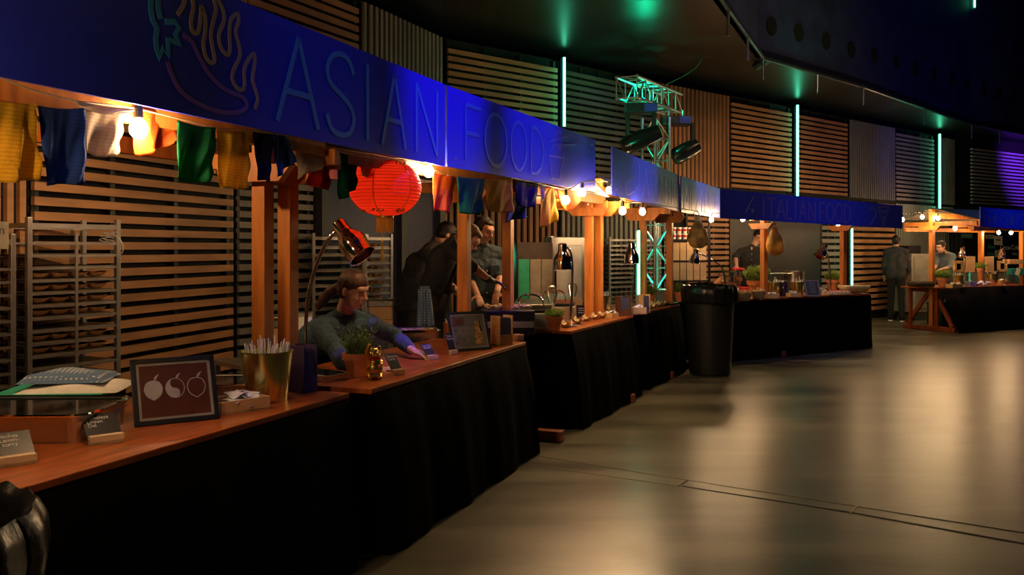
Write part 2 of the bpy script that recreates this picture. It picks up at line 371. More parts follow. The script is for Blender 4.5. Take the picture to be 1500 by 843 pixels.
def ledstrip(px, y0, y1, label, m=led_green, off=.05):
    p = wallpt(px); d = p.y; n = Vector((.7, -.7))
    z0 = CH+(HY-y1)/F*d; z1 = CH+(HY-y0)/F*d
    r = thing('led_light_strip', label, 'light strip', (p.x, p.y, z0))
    MB().box((n.x*off, n.y*off, (z1-z0)/2), (.035, .035, z1-z0)).build('light_tube', m, r)
    MB().box((n.x*(off-.03), n.y*(off-.03), (z1-z0)/2), (.07, .03, z1-z0)).build('channel', black_plastic, r)
ledstrip(819, 86, 186, 'green vertical light strip on the wall above the FOOD board', off=.10)
ledstrip(1161, 155, 288, 'green vertical light strip on the wall above the long navy board', off=.1)
ledstrip(1241, 335, 425, 'lower green vertical light strip beside the second wooden post of the ham stall', off=.1)
ledstrip(1370, 197, 312, 'green vertical light strip rising above the corner stall ridge', off=.1)
# door opening (dark, with a dark blue leaf)
a, b = wallpt(462), wallpt(642); u = (b-a).normalized(); n = Vector((u.y, -u.x)); rt = Matrix.Rotation(math.atan2(u.y, u.x), 3, 'Z')
dm = mat('door_blue', (.03, .03, .09), .5, .1, .1)
struct(MB().box(((a.x+b.x)/2, (a.y+b.y)/2, 1.25), ((b-a).length, .04, 2.5), rt).build('door_1', dm))
for t in (.02, .62, .98):
    c = a+(b-a)*t+n*.04; struct(MB().box((c.x, c.y, 1.25), (.12, .1, 2.5), rt).build('trim_6', mat('door_post', (.035, .035, .045), .5, 0, .1)))
a, b = wallpt(1068), wallpt(1200)
struct(MB().box(((a.x+b.x)/2, (a.y+b.y)/2, 1.25), ((b-a).length, .04, 2.5), Matrix.Rotation(math.atan2((b-a).y, (b-a).x), 3, 'Z')).build('door_2', mat('door_dark', (.02, .02, .022), .45, .2, .2)))
# gallery above: soffit, edge rail, front with round openings
EDGE = [(-1.6, 1.0), (.6, 6.0), (2.46, 10.3), (3.63, 13.0), (6.0, 15.3), (10.3, 20.0), (12.5, 21.7), (18, 26)]
EDGE = [Vector(p) for p in EDGE]; ZG = 4.32
sm = MB(); BK = [(-7, 1), (-6, 6), (-4, 12), (-1, 14.5), (2, 17), (8, 22), (11, 24), (16, 28)]
for i in range(len(EDGE)-1):
    a, b, c, d = EDGE[i], EDGE[i+1], BK[i+1], BK[i]
    sm.poly([(a.x, a.y, ZG), (b.x, b.y, ZG), (c[0], c[1], ZG), (d[0], d[1], ZG)], (0, 0, .12))
struct(sm.build('ceiling', mat('soffit_black', (.014, .018, .016), .35, .4, .3, 1.2, .5, (1, .5, 1), bscale=2)))
fm = MB()
for a, b in zip(EDGE[:], EDGE[1:]): fm.poly([(a.x, a.y, ZG), (b.x, b.y, ZG), (b.x-.05, b.y+.05, ZG), (a.x-.05, a.y+.05, ZG)], (0, 0, 3.6))
struct(fm.build('wall_gallery', mat('gallery_front', (.03, .04, .12), .6, 0, .15, 3)))
rl = MB(); rl.tube([(p.x+.04, p.y-.04, ZG-.03) for p in EDGE], .03)
for a, b in zip(EDGE[2:], EDGE[3:]):
    for s in (0, .5): q = a+(b-a)*s; rl.cyl((q.x+.04, q.y-.04, ZG-.35), (q.x+.04, q.y-.04, ZG), .018)
struct(rl.build('trim_7', mat('rail_dark', (.15, .16, .2), .3, .8, .1)))
hole = mat('opening_black', (.001, .001, .001), .9, 0, .01); HL = Plane(EDGE[3], EDGE[5])
hb = MB()
for k, (x, y) in enumerate([(1130, 38), (1170, 48), (1210, 60), (1247, 72), (1281, 81), (1313, 91), (1341, 101), (1368, 110), (1394, 117), (1418, 124), (1441, 132), (1463, 138), (1484, 144)]):
    best = None
    for a, b in zip(EDGE, EDGE[1:]):
        pl = Plane(a, b); t, z = pl.hit(x, y, .01)
        if 0 <= t <= pl.L: best = (pl, t, z)
    pl, t, z = best; p = pl.pt(t, z, .012); hb.lathe([(0, 0), (.14, 0), (.14, .01), (0, .01)], p, 20, (pl.n.x, pl.n.y, 0))
struct(hb.build('trim_8', hole))
struct(MB().box((8, 14, 10), (50, 50, .1)).build('ceiling_upper', mat('ceiling_black', (.004, .006, .012), .9, 0, .1)))
# far right: booth wall behind the last stall with blue slatted panel
fw = Plane((11.0, 21.9), (17.5, 26.5)); c = fw.pt(fw.L/2, 2.1, -.1)
struct(MB().box(c, (fw.L, .15, 8.5), Matrix.Rotation(fw.ang, 3, 'Z')).build('wall_right', black_back))
r = thing('slatted_wall_panel', 'far slatted panel glowing purple and blue at the right edge', 'wall panel', (0, 0, 0))
mb = MB()
zA, zB = fw.px(1420, 300).z, fw.px(1420, 216).z; t0, _ = fw.hit(1420); t1, _ = fw.hit(1530); k = 16
for i in range(k): mb.box(fw.pt((t0+t1)/2, zA+(zB-zA)*(i+.5)/k, .05), (t1-t0, .06, (zB-zA)/k*.5), Matrix.Rotation(fw.ang, 3, 'Z'))
mb.build('slats', mat('slat_white_grey', (.4, .4, .42), .5, 0, .1), r, True)
r = thing('led_light_strip', 'violet slanting light line above the purple-lit panel', 'light strip', fw.px(1433, 184, .1))
MB().bar(fw.px(1433, 184, .1), fw.px(1502, 201, .1), .03, .03).build('light_tube', led_violet, r, True)
MB().bar(fw.px(1433, 184, .06), fw.px(1502, 201, .06), .06, .04).build('channel', black_plastic, r, True)
pg = Plane((8.5, 20.5), (18, 24)); 
r = thing('led_light_strip', 'short green light strip high above the gallery at the top edge', 'light strip', (10.6, 20.25, 6.9))
MB().bar(at(1427, -18, 64.5), at(1427, 11, 64.5), .04, .04).build('light_tube', led_green, r, True)
MB().box(at(1427, -4, 64.3), (.09, .03, .5)).build('channel', black_plastic, r, True)
# small lamp hanging on the gallery corner and a cable
r = thing('gallery_spot_lamp', 'small black spot lamp hanging from the gallery corner', 'spotlight', at(1112, 92, 97))
MB().cyl((-.08, 0, -.08), (.1, -.05, .04), .055, .075).build('lamp_body', black_plastic, r); MB().bar((0, 0, 0), (0, .0, .22), .02, .02).build('bracket', black_plastic, r)
r = tag(MB().tube(catmull([at(1032, 80, 99), at(1020, 98, 99), at(1000, 112, 99), at(975, 124, 99), at(955, 135, 99)]), .01, 6).build('hanging_cable', mat('cable_green', (.05, .12, .07), .4, 0, .1)), 'thin cable sagging from the soffit to the top of the truss', 'cable')

# ================================================================== COUNTERS
TZ = .82
ROW = dict(T1=Plane((-1.415, 2.62), (-.783, 4.28)), T2=Plane((-.676, 4.44), (.105, 6.6)), T3=Plane((.486, 7.43), (1.25, 9.15)),
           T4=Plane((1.36, 9.49), (2.08, 11.0)), T5=Plane((3.12, 12.04), (5.47, 13.54)), T6=Plane((7.63, 15.95), (9.91, 17.17)))
def counter(pl, t0, t1, label, clabel, depth=.75, m=wood_top, flare=.10, th=.028, TZ=.82, front_only=False):
    o = pl.pt((t0+t1)/2, 0, -depth/2); r = thing('counter', label, 'table', o, pl.ang); L = t1-t0
    MB().box((0, 0, TZ-th/2), (L, depth, th)).build('tabletop', m, r, bevel=.004)
    for sx in (-1, 1):
        for sy in (-1, 1): MB().box((sx*(L/2-.15), sy*(depth/2-.1), (TZ-th)/2), (.05, .05, TZ-th)).build('leg', wood_dark, r)
    cl = MB(); e = .012; rnd = random.Random(len(label))
    def ring(z, fl):
        P = []
        def seg(a, b, n, nx, ny):
            for i in range(n):
                s = i/n; x = a[0]+(b[0]-a[0])*s; y = a[1]+(b[1]-a[1])*s; wv = (math.sin((x*9+y*7))+math.sin(x*23+y*19+1)*.5)*.014*fl
                P.append((x+nx*(wv+e+fl*.03), y+ny*(wv+e+fl*flare)))
        h, d2 = L/2, depth/2
        seg((-h, -d2), (h, -d2), 40, 0, -1)
        if not front_only: seg((h, -d2), (h, d2), 12, 1, 0); seg((h, d2), (-h, d2), 12, 0, 1); seg((-h, d2), (-h, -d2), 12, -1, 0)
        return [cl.bm.verts.new((x, y, z)) for x, y in P]
    zs = [TZ-th-.001, TZ-th-.01, .55, .3, .012]; fl = [0, .05, .5, .8, 1]; Rg = [ring(z, f) for z, f in zip(zs, fl)]
    for A, B in zip(Rg, Rg[1:]):
        for i in range(len(A)-(1 if front_only else 0)): cl.bm.faces.new((A[i], A[(i+1) % len(A)], B[(i+1) % len(A)], B[i]))
    c = cl.build('tablecloth', cloth_black, r, smooth=True); c['label'] = clabel
    return r
counter(ROW['T1'], -1.5, ROW['T1'].L, 'nearest wooden counter with black cloth holding the framed fruit picture', 'black floor-length cloth')
counter(ROW['T2'], -.05, ROW['T2'].L, 'second wooden counter with black cloth in front of the leaning woman', 'black floor-length cloth')
counter(ROW['T3'], 0, ROW['T3'].L, 'third counter with black cloth carrying waffle irons and paper bowls', 'black floor-length cloth')
counter(ROW['T4'], 0, ROW['T4'].L, 'fourth counter with black cloth just left of the tall rubbish bin', 'black floor-length cloth')
counter(ROW['T5'], -.5, ROW['T5'].L, 'long black-clothed counter under the hanging hams', 'black floor-length cloth', m=wood_dark)
counter(ROW['T6'], 0, 6.5, 'black-clothed counter of the corner stall at far right', 'black cloth flaring out over the slanted braces', flare=.42, TZ=.80, front_only=True)

# ================================================================== STALL FRAMES
def xy(px, fd): p = at(px, HY, fd); return Vector((p.x, p.y))
S = .076
def endframe(p, u, n, root, bolt=True, rear=.5, front=.6, top=2.22, side=1, fr=.10, ff=.36, fb=.46, bz=0, cbf=0):
    def W(a, b, z): return Vector((p.x+u.x*a+n.x*b, p.y+u.y*a+n.y*b, z))
    rot = Matrix.Rotation(math.atan2(u.y, u.x), 3, 'Z'); k = side*(S/2+.024)
    MB().box(W(0, 0, top/2), (S, S, top), rot).build('post', wood_post, root, True, bevel=.004)
    MB().bar(W(0, -fb, .045), W(0, ff, .045), .09, .08).build('foot', wood_dark, root, True, bevel=.004)
    for s in (-1, 1): MB().bar(W(0, -fb*.9 if s < 0 else fr, .09), W(0, s*.05, .72), .05, .07).build('brace', wood_dark, root, True, bevel=.003)
    MB().bar(W(k, -.5, .745), W(k, cbf, .745), .045, .09).build('counter_beam', wood_dark, root, True, bevel=.003)
    MB().bar(W(k, -rear, 1.952), W(k, front, 1.952), .045, .075).build('cross_beam', wood_post, root, True, bevel=.003)
    b = MB(); b.poly([W(-k-.02*side, -.22, 1.915+bz), W(-k-.02*side, .22, 1.915+bz), W(-k-.02*side, .15, 1.835+bz), W(-k-.02*side, -.15, 1.835+bz)], Vector((u.x, u.y, 0))*.045*side).build('bracket', wood_post, root, True)
    b = MB()
    for z in (.76, 1.95): b.cyl(W(-S/2-.004, 0, z), W(-S/2, 0, z), .01, n=10)
    b.build('bolt', steel, root, True)
def stall(label, posts, u, rear=.5, front=.6, ridge=True, canvas=False, eave=True, ext=(0, 0), ez=2.02, cr=None, **kw):
    u = Vector(u).normalized(); n = Vector((u.y, -u.x)); p0 = xy(*posts[0]); r = thing('market_stall_frame', label, 'market stall', (p0.x, p0.y, 0), math.atan2(u.y, u.x))
    P = [xy(*q) for q in posts]
    for p in P: endframe(p, u, n, r, front=front, rear=rear, **kw)
    a, b = P[0]-u*ext[0], P[-1]+u*ext[1]
    if len(P) > 1 or ext != (0, 0):
        MB().bar((a.x, a.y, 2.10), (b.x, b.y, 2.10), .045, .09).build('ridge_beam', wood_post, r, True)
        if eave:
            for s in (front-.05, -rear+.05): A = a+n*s; B = b+n*s; MB().bar((A.x, A.y, ez), (B.x, B.y, ez), .045, .075).build('eave_beam', wood_post, r, True)
    if canvas:
        cm = mat('canvas_grey', (.20, .17, .13), .8, 0, .15, 6, .3, transl=.1); m_ = MB()
        for s in (front+.02, -(rear if cr is None else cr)-.02):
            A = a+n*s; B = b+n*s
            m_.grid(lambda i, j: (a.x+(b.x-a.x)*i+(A.x-a.x)*j, a.y+(b.y-a.y)*i+(A.y-a.y)*j, 2.24-.22*j-.02*math.sin(j*math.pi)*math.sin(i*9)), 12, 6)
        m_.build('canvas_roof_or_shield', cm, r, True, smooth=True, solid=.006)  # on some stalls an unseen sheet added to block stage light
    return r
RU = (.36, .93)
stall('nearest stall frame, its orange front post rising behind the brass cutlery bucket', [(385, 302)], RU, ext=(2.4, 0), front=.38, ff=.30, canvas=True, cr=.0, ez=1.99)  # front canvas is added behind the sign to stop stage light
stall('second stall frame, one dark post beside the nearest orange post, one above the framed photo', [(422, 288), (680, 208)], RU, ext=(.12, .40), front=.26, ff=.30, canvas=True, cr=.30, ez=1.99)  # hidden canvas added, lengthened to keep blue light off the posts
stall('third stall frame with a shaded red-brown post right of the man in denim', [(744, 183), (863, 147)], RU, ext=(.2, .1), front=.17, ff=.46, canvas=True, cr=.35, ez=1.99)  # canvas here is an unseen light block, not a known roof
stall('fourth stall frame with posts left and right of the truss tower foot', [(877, 144), (942, 125)], (.42, .91), canvas=True, front=.30)
stall('fifth stall frame whose amber post stands left of the cup shelf', [(981, 115)], (.42, .91), ext=(0, .9), front=.16, canvas=True, cr=.35)  # canvas added out of sight to hold back the stage light
stall('ham stall frame with two bright T-shaped posts under the long navy board', [(1119, 103), (1235, 93)], (.84, .54), rear=.3, front=.55, eave=False, bz=-.05, canvas=True, cr=.3)
stall('corner stall frame with an open braced wooden end and grey canvas roof', [(1365, 80), (1437, 76.5), (1497, 74)], (.88, .48), rear=.62, front=.85, canvas=True, fr=.42, ff=.48, fb=.57, ez=1.86, cbf=.24)

# ================================================================== SIGN BOARDS
sign_m = mat('sign_blue', (.022, .034, .58), .33, 0, .06, 40, .05)
paint_teal = mat('sign_paint_teal', (.02, .26, .62), .5, 0, .05); paint_pink = mat('sign_paint_purple', (.16, .05, .50), .5, 0, .05)
paint_sand = mat('sign_paint_sand', (.34, .25, .24), .5, 0, .05); paint_violet = mat('sign_paint_violet', (.10, .11, .60), .5, 0, .05); paint_grey = mat('sign_paint_grey', (.12, .14, .32), .5, 0, .05)
G = {'A': [[(0,0),(.5,1),(1,0)],[(.2,.36),(.8,.36)]], 'I': [[(.5,0),(.5,1)]], 'N': [[(0,0),(0,1),(1,0),(1,1)]], 'F': [[(0,0),(0,1),(1,1)],[(0,.5),(.85,.5)]],
 'D': [[(0,0),(0,1),(.4,1),(.8,.85),(1,.5),(.8,.15),(.4,0),(0,0)]], 'R': [[(0,0),(0,1),(.7,1),(1,.88),(1,.66),(.7,.5),(0,.5)],[(.55,.5),(1,0)]],
 'B': [[(0,0),(0,1),(.7,1),(.95,.85),(.95,.65),(.7,.52),(0,.52)],[(.7,.52),(1,.36),(1,.15),(.75,0),(0,0)]], 'M': [[(0,0),(0,1),(.5,.3),(1,1),(1,0)]],
 'E': [[(1,0),(0,0),(0,1),(1,1)],[(0,.5),(.85,.5)]], 'Z': [[(0,1),(1,1),(0,0),(1,0)]], 'L': [[(0,1),(0,0),(1,0)]], 'T': [[(0,1),(1,1)],[(.5,1),(.5,0)]], 'W': [[(0,1),(.25,0),(.5,.8),(.75,0),(1,1)]],
 'P': [[(0,0),(0,1),(.7,1),(1,.85),(1,.62),(.7,.48),(0,.48)]], 'H': [[(0,0),(0,1)],[(1,0),(1,1)],[(0,.5),(1,.5)]]}
circ = lambda n, a0=0, a1=360: [(.5+.5*math.cos(R(a0+(a1-a0)*i/n)), .5+.5*math.sin(R(a0+(a1-a0)*i/n))) for i in range(n+1)]
G['O'] = [circ(28)]
G['S'] = [[p.to_2d()[:] if hasattr(p, 'to_2d') else p for p in catmull([Vector(q+(0,)) for q in [(.97,.80),(.80,.95),(.5,1),(.18,.93),(.03,.76),(.15,.60),(.5,.50),(.85,.38),(.98,.22),(.82,.05),(.5,0),(.18,.05),(.02,.22)]], 4)]]
G['C'] = [circ(20, 45, 315)]
def sign(label, c, hgt=.42, extl=0, extr=0, lab=None):
    (xa, ta, ba), (xb, tb, bb) = c; fa = (ba-ta)/hgt; fb = (bb-tb)/hgt; pl = Plane(xy(xa, fa), xy(xb, fb))
    za = CH+(HY-ba)/fa; zb = CH+(HY-bb)/fb
    def zbot(t): return za+(zb-za)*t/pl.L
    r = thing('sign_board', label, 'sign', pl.pt(0, za), pl.ang)
    L0, L1 = -extl, pl.L+extr; P = [pl.pt(L0, zbot(L0)), pl.pt(L1, zbot(L1)), pl.pt(L1, zbot(L1)+hgt), pl.pt(L0, zbot(L0)+hgt)]
    MB().poly(P, (-pl.n.x*.014, -pl.n.y*.014, 0)).build('board', sign_m, r, True)
    b = MB()
    for t in (L0+.12, L1-.12):
        for z in (.06, hgt-.06): q = pl.pt(t, zbot(t)+z); b.cyl(q, q+Vector((pl.n.x, pl.n.y, 0))*.003, .008, n=8)
    b.build('screw', steel_dull, r, True)
    r['_'] = 0; del r['_']
    return r, pl, zbot, hgt
def glyph(sg, ch, x0, x1, lo, hi, wd, m, name='letter'):
    r, pl, zb, hg = sg; ta = pl.hit(x0)[0]; tb = pl.hit(x1)[0]; b = MB(); nn = (pl.n.x, pl.n.y, 0)
    for st in G[ch]:
        pts = []
        for (x, y), (x2, y2) in zip(st, st[1:]):
            t1 = ta+(tb-ta)*x; t2 = ta+(tb-ta)*x2
            pts.append(pl.pt(t1, zb(t1)+hg*(lo+(hi-lo)*y), .0005))
        t2 = ta+(tb-ta)*st[-1][0]; pts.append(pl.pt(t2, zb(t2)+hg*(lo+(hi-lo)*st[-1][1]), .0005))
        if len(st) <= 8:
            for p, q in zip(pts, pts[1:]): b.ribbon([p, q], wd, nn)
        else: b.ribbon(pts, wd, nn)
    b.build(name, m, r, True)
def trace(sg, strokes, wd, m, name, smooth=True):
    r, pl, zb, hg = sg; b = MB()
    for st in strokes:
        pts = [pl.px(x, y, .0005) for x, y in st]
        if smooth and len(pts) > 2: pts = catmull(pts, 5)
        b.ribbon(pts, wd, (pl.n.x, pl.n.y, 0))
    return b.build(name, m, r, True)
s1 = sign('nearest blue sign board with a chilli and noodles drawing and the word ASIAN', [(0, -144, 112), (652, 124, 244)], hgt=.49, extl=.25)
for ch, a, b in (('A', 406, 466), ('S', 478, 519), ('I', 524, 552), ('A', 560, 594), ('N', 610, 640)): glyph(s1, ch, a, b, .10, .88, .026, paint_teal)
k = 4.685; Z = lambda L: [(200+x/k, y/k) for x, y in L]
trace(s1, [Z([(300,-60),(350,-50),(330,0),(318,40),(280,100)]), Z([(370,-40),(390,40),(372,150),(385,215),(415,225),(432,180),(440,110),(445,50),(470,120),(470,220),(458,300),(475,390),(510,430),(535,410),(520,320),(510,230),(530,130),(545,60),(530,-5),(545,-15),(590,60),(600,140),(565,240),(580,330),(620,375),(640,340),(637,210),(650,130),(690,95),(700,140),(680,220),(700,300),(710,380),(670,470),(655,540),(690,605),(725,615),(742,570),(737,490),(760,420),(805,370),(812,430),(795,540),(810,600),(830,680),(812,748)])], .018, paint_sand, 'noodle_drawing')
trace(s1, [Z([(318,240),(380,290),(430,390),(500,510),(600,610),(720,665),(755,710),(740,750),(660,775),(540,760),(400,700),(300,620),(240,510),(212,425)])], .018, paint_pink, 'chilli_drawing')
trace(s1, [Z([(100,-40),(95,60),(110,140),(140,195),(130,270),(138,340),(150,400),(180,330),(215,385),(215,270),(255,285),(295,310),(265,240),(290,190),(260,150),(195,150)]), Z([(145,-40),(148,60),(165,130)])], .022, paint_teal, 'stalk_drawing', False)
s2 = sign('blue sign board with the word FOOD and a steaming bowl drawing', [(655, 125, 244), (872, 205, 281)], hgt=.49)
for ch, a, b in (('F', 682, 704), ('O', 710, 742), ('O', 748, 771), ('D', 778, 796)): glyph(s2, ch, a, b, .12, .84, .026, mat('sign_paint_dull_blue', (.012, .16, .50), .5, 0, .05))
k2 = 5.62; Y = lambda L: [(770+x/k2, 170+y/k2) for x, y in L]
trace(s2, [Y([(192,320),(200,420),(212,510),(240,518)]), Y([(250,518),(278,522),(290,440),(310,370),(312,310)]), Y([(196,325),(310,345)])], .014, paint_violet, 'bowl_drawing', False)
trace(s2, [Y([(205,300),(215,262),(238,262)]), Y([(240,170),(262,130),(262,200),(250,300)]), Y([(262,130),(275,115),(278,200),(268,310)]), Y([(278,150),(290,130),(288,220),(290,320)]), Y([(255,300),(270,270),(300,265),(308,320)]), Y([(190,215),(380,155)]), Y([(210,240),(415,232)])], .010, paint_violet, 'steam_drawing')
s3 = sign('grey-violet sign board with the word ARABIC left of a gap', [(897, 215, 286), (995, 257, 310)], hgt=.44)
for ch, a, b in (('A', 941, 951), ('R', 954, 961), ('A', 963, 970), ('B', 973, 980), ('I', 982, 985), ('C', 986, 993)): glyph(s3, ch, a, b, .14, .80, .018, paint_violet)
k3 = 7.02; X3 = lambda L: [(890+x/k3, 200+y/k3) for x, y in L]
trace(s3, [X3([(230,310),(300,240),(325,290),(325,410),(310,510),(215,600),(185,540),(185,470)]), X3([(190,460),(300,400)])], .014, paint_violet, 'pitta_drawing')
s4 = sign('teal-lit sign board with the word MEZZE', [(998, 258, 311), (1056, 277, 320)], hgt=.44)
for ch, a, b in (('M', 1002, 1010), ('E', 1013, 1017), ('Z', 1019, 1025), ('Z', 1027, 1031), ('E', 1032, 1036)): glyph(s4, ch, a, b, .12, .82, .018, paint_violet)
trace(s4, [[(1038, 300), (1038, 282), (1042, 278), (1046, 286), (1046, 304), (1042, 308), (1038, 300)], [(1038, 290), (1046, 291)], [(1048, 284), (1048, 304)]], .014, paint_violet, 'glass_drawing')
s5 = sign('long navy sign board over the hams with the word ITALIAN and a pizza slice', [(1056, 277, 320), (1322, 301.5, 335)], hgt=.36)
for ch, a, b in (('I', 1116, 1121), ('T', 1124, 1136), ('A', 1138, 1150), ('L', 1153, 1160), ('I', 1163, 1168), ('A', 1171, 1181), ('N', 1185, 1194), ('F', 1201, 1208), ('O', 1211, 1221), ('O', 1224, 1234), ('D', 1237, 1246)): glyph(s5, ch, a, b, .12, .82, .018, mat('sign_paint_dim', (.09, .07, .45), .5, 0, .05))
trace(s5, [[(1286, 304), (1302, 303), (1294, 331), (1286, 304)]], .015, paint_grey, 'pizza_drawing', False)
for st in [[(1290, 309), (1292, 307), (1292, 311), (1290, 309)], [(1296, 308), (1298, 310), (1295, 312), (1296, 308)], [(1293, 320), (1295, 318), (1296, 322), (1293, 320)], [(1274, 306), (1280, 305), (1284, 312), (1280, 321), (1274, 330)]]: trace(s5, [st], .010, paint_grey, 'topping_drawing')
trace(s5, [[(1092, 312), (1104, 288)], [(1098, 300), (1095, 306), (1099, 305)], [(1104, 300), (1106, 302)], [(1102, 306), (1104, 310), (1101, 311), (1102, 306)]], .012, paint_grey, 'pasta_drawing')
s6 = sign('blue sign board with cheese drawing and letters SWISS at the right edge', [(1436, 303.5, 332), (1500, 309, 336.5)], hgt=.335, extr=2.2)
for ch, a, b in (('S', 1471, 1477), ('W', 1479, 1486), ('I', 1488, 1491), ('S', 1493, 1499), ('S', 1502, 1508)): glyph(s6, ch, a, b, .14, .84, .016, paint_grey)
trace(s6, [[(1443+dx, 330-dy) for dx, dy in ((0,0),(0,12),(3,14),(6,8),(5,0))], [(1450,330),(1449,314),(1453,308),(1457,314),(1456,330)], [(1459,330),(1460,310),(1464,307),(1468,314),(1466,330)], [(1444,324),(1450,322),(1456,324),(1462,321),(1467,323)], [(1452,318),(1458,319),(1465,316)]], .010, paint_grey, 'fondue_drawing')
# ================================================================== FESTOON LIGHTS AND FLAGS
socket_m = black_plastic
cable_m = mat('festoon_cable', (.03, .025, .02), .6, 0, .1)
def bulb(px, py, fd, label):
    p = at(px, py, fd)
    if px < 900: p = (s1 if px < 652 else s2)[1].px(px, py, -.05 if px < 700 else .02)
    r = thing('festoon_bulb', label, 'light bulb', p, 0, 'festoon light bulbs')
    MB().lathe([(0,-.036),(.016,-.033),(.028,-.018),(.031,0),(.026,.016),(.015,.03),(.012,.036),(0,.036)], n=14).build('globe', bulb_glow, r, smooth=True)
    MB().cyl((0,0,.034), (0,0,.085), .016, .014, 12).build('socket', socket_m, r); return p
BL = [bulb(203,188,500,'large glaring bulb hanging beside the white flag at upper left'), bulb(628,251,296,'bare bulb touching the right edge of the red lantern'),
      bulb(829,293,192,'small bulb glinting behind the last orange-red flag'), bulb(853,282,186,'bulb under the right end of the FOOD board'), bulb(892,279,171,'bulb in the gap between the FOOD board and the grey-violet board'),
      bulb(912,309,162,'left one of two bulbs close together under the grey-violet board'), bulb(941,310,148,'right one of two bulbs close together, against the wooden bracket'),
      bulb(1042,322,103,'bulb just right of the first hanging ham'), bulb(1088,321,101,'bulb between the two hanging hams'), bulb(1228,331,92,'bulb mostly hidden behind the long navy board'),
      bulb(1322,322,83,'bulb at the right end of the long navy board'), bulb(1351,318,81,'bulb left of the corner stall post'), bulb(1374,320,80,'bulb right beside the top of the corner stall post'),
      bulb(1399,335,79.5,'bulb under the open cross beam of the corner stall'), bulb(1463,341,77,'bulb left of the drinks posters at far right'), bulb(1481,341,76,'last bulb at right, above the drinks lettering')]
def cord(pts, label, rad=.005, m=cable_m): return tag(MB().tube(catmull(pts, 8), rad, 6).build('light_cable', m), label, 'cable')
up = Vector((0, 0, .09))
cord([BL[0]+up+Vector((-.5,-1,.02)), BL[0]+up, (BL[0]+BL[1])/2+up-Vector((0,0,.02)), BL[1]+up], 'cable joining the two bulbs along the ASIAN board')
cord([BL[1]+up, (BL[1]+BL[3])/2+up-Vector((0,0,.05)), BL[2]+up, BL[3]+up, BL[4]+up], 'light cable along the FOOD board')
cord([BL[4]+up, BL[5]+up, BL[6]+up, (BL[6]+BL[7])/2+up, BL[7]+up, BL[8]+up, BL[9]+up], 'light cable from the truss stall to the hams')
cord([BL[9]+up, BL[10]+up, BL[11]+up, BL[12]+up, BL[13]+up, BL[14]+up, BL[15]+up], 'light cable round the corner stall')
FCOL = dict(y=('flag_yellow', (.80, .50, .04)), b=('flag_blue', (.05, .11, .42)), w=('flag_white', (.72, .62, .56)), r=('flag_red', (.72, .045, .02)), o=('flag_orange', (.85, .16, .025)),
            g=('flag_green', (.02, .20, .07)), n=('flag_navy', (.035, .03, .12)))
sgA = s1[1]; sgB = s2[1]
def flag(c, tl, tr, br, bl, off, label, fold=.010, seed=0, fd=None):
    m = flagmat(*FCOL[c]); pl = sgA if tl[0] < 652 else sgB; rnd = random.Random(seed+int(tl[0])); q = [pl.px(x, y, o-(.09 if pl is sgA else .035)) if fd is None else at(x, y, fd) for (x, y), o in zip((tl, tr, br, bl), (off if isinstance(off, (list, tuple)) else (off,)*4))]
    a1, a2, a3 = rnd.uniform(0, 6), rnd.uniform(0, 6), rnd.uniform(6, 11); nn = Vector((pl.n.x, pl.n.y, 0))
    def f(i, j):
        top = q[0].lerp(q[1], i); bot = q[3].lerp(q[2], i); p = top.lerp(bot, j)
        k = fold*(.25+j); return p+nn*k*(math.sin(a3*i+a1+j*1.5)+.6*math.sin(13*i*j+a2)+.35*math.sin(23*i+9*j+a1))+Vector((0,0,1))*(-.006*math.sin(math.pi*i)+.006*math.sin(5*i+a2)*j)
    r = tag(MB().grid(lambda i, j: f(i, j)-q[0], 18, 16).build('prayer_flag', m, None, smooth=True, solid=.0015), label, 'flag', 'prayer flags strung under the blue signs'); r.location = q[0]; return q
flag('y', (-12,145), (53,151), (57,266), (-6,262), .06, 'yellow flag cut by the left edge of the photo')
flag('b', (55,155), (124,158), (122,268), (66,271), .05, 'broad dark blue flag between the first yellow flag and the white one')
flag('w', (110,158), (182,166), (178,228), (120,222), .03, 'glaring white flag left of the big bulb')
flag('w', (110,147), (200,159), (194,167), (112,157), .05, 'white flag rolled up around the string beside the big bulb', .003)
flag('o', (196,152), (258,168), (254,212), (203,227), (.02,.0,.0,.02), 'orange-red flag glowing behind the big bulb')
flag('g', (259,176), (316,187), (311,268), (257,261), .04, 'dark green flag between the glowing orange and the small yellow one')
flag('y', (318,190), (368,192), (361,274), (323,276), .04, 'crumpled yellow flag left of the nearest orange post')
flag('n', (370,193), (402,194), (398,266), (377,262), .03, 'dark navy flag hanging over the nearest orange post')
flag('b', (399,193), (418,198), (433,238), (405,258), .03, 'bright blue flag blown right above the dark post')
flag('r', (452,222), (488,221), (480,280), (453,268), -.12, 'deep red flag behind the white printed flag')
flag('w', (428,212), (472,213), (484,236), (436,264), .0, 'white printed flag swept to the right above the heat lamp')
flag('g', (494,222), (523,229), (519,278), (500,291), -.08, 'shaded green flag left of the red lantern')
flag('y', (526,229), (556,233), (548,262), (524,252), -.10, 'yellow flag mostly behind the top of the red lantern')
flag('w', (590,231), (626,244), (622,252), (592,240), -.02, 'white flag sliver above the lantern beside its bulb', .003)
flag('o', (633,253), (668,258), (661,311), (633,308), .02, 'orange flag just right of the lantern and bulb')
flag('g', (670,259), (711,262), (705,316), (677,311), .02, 'bright green flag over the post behind the framed photo')
flag('y', (711,262), (751,261), (751,312), (713,308), .02, 'square yellow flag between the bright green and the blue flags')
flag('b', (748,282), (765,285), (773,318), (738,326), -.02, 'bright blue flag tip hanging below a dark printed flag')
flag('n', (751,262), (789,268), (786,303), (762,303), .02, 'dark printed blue flag under the FOOD board')
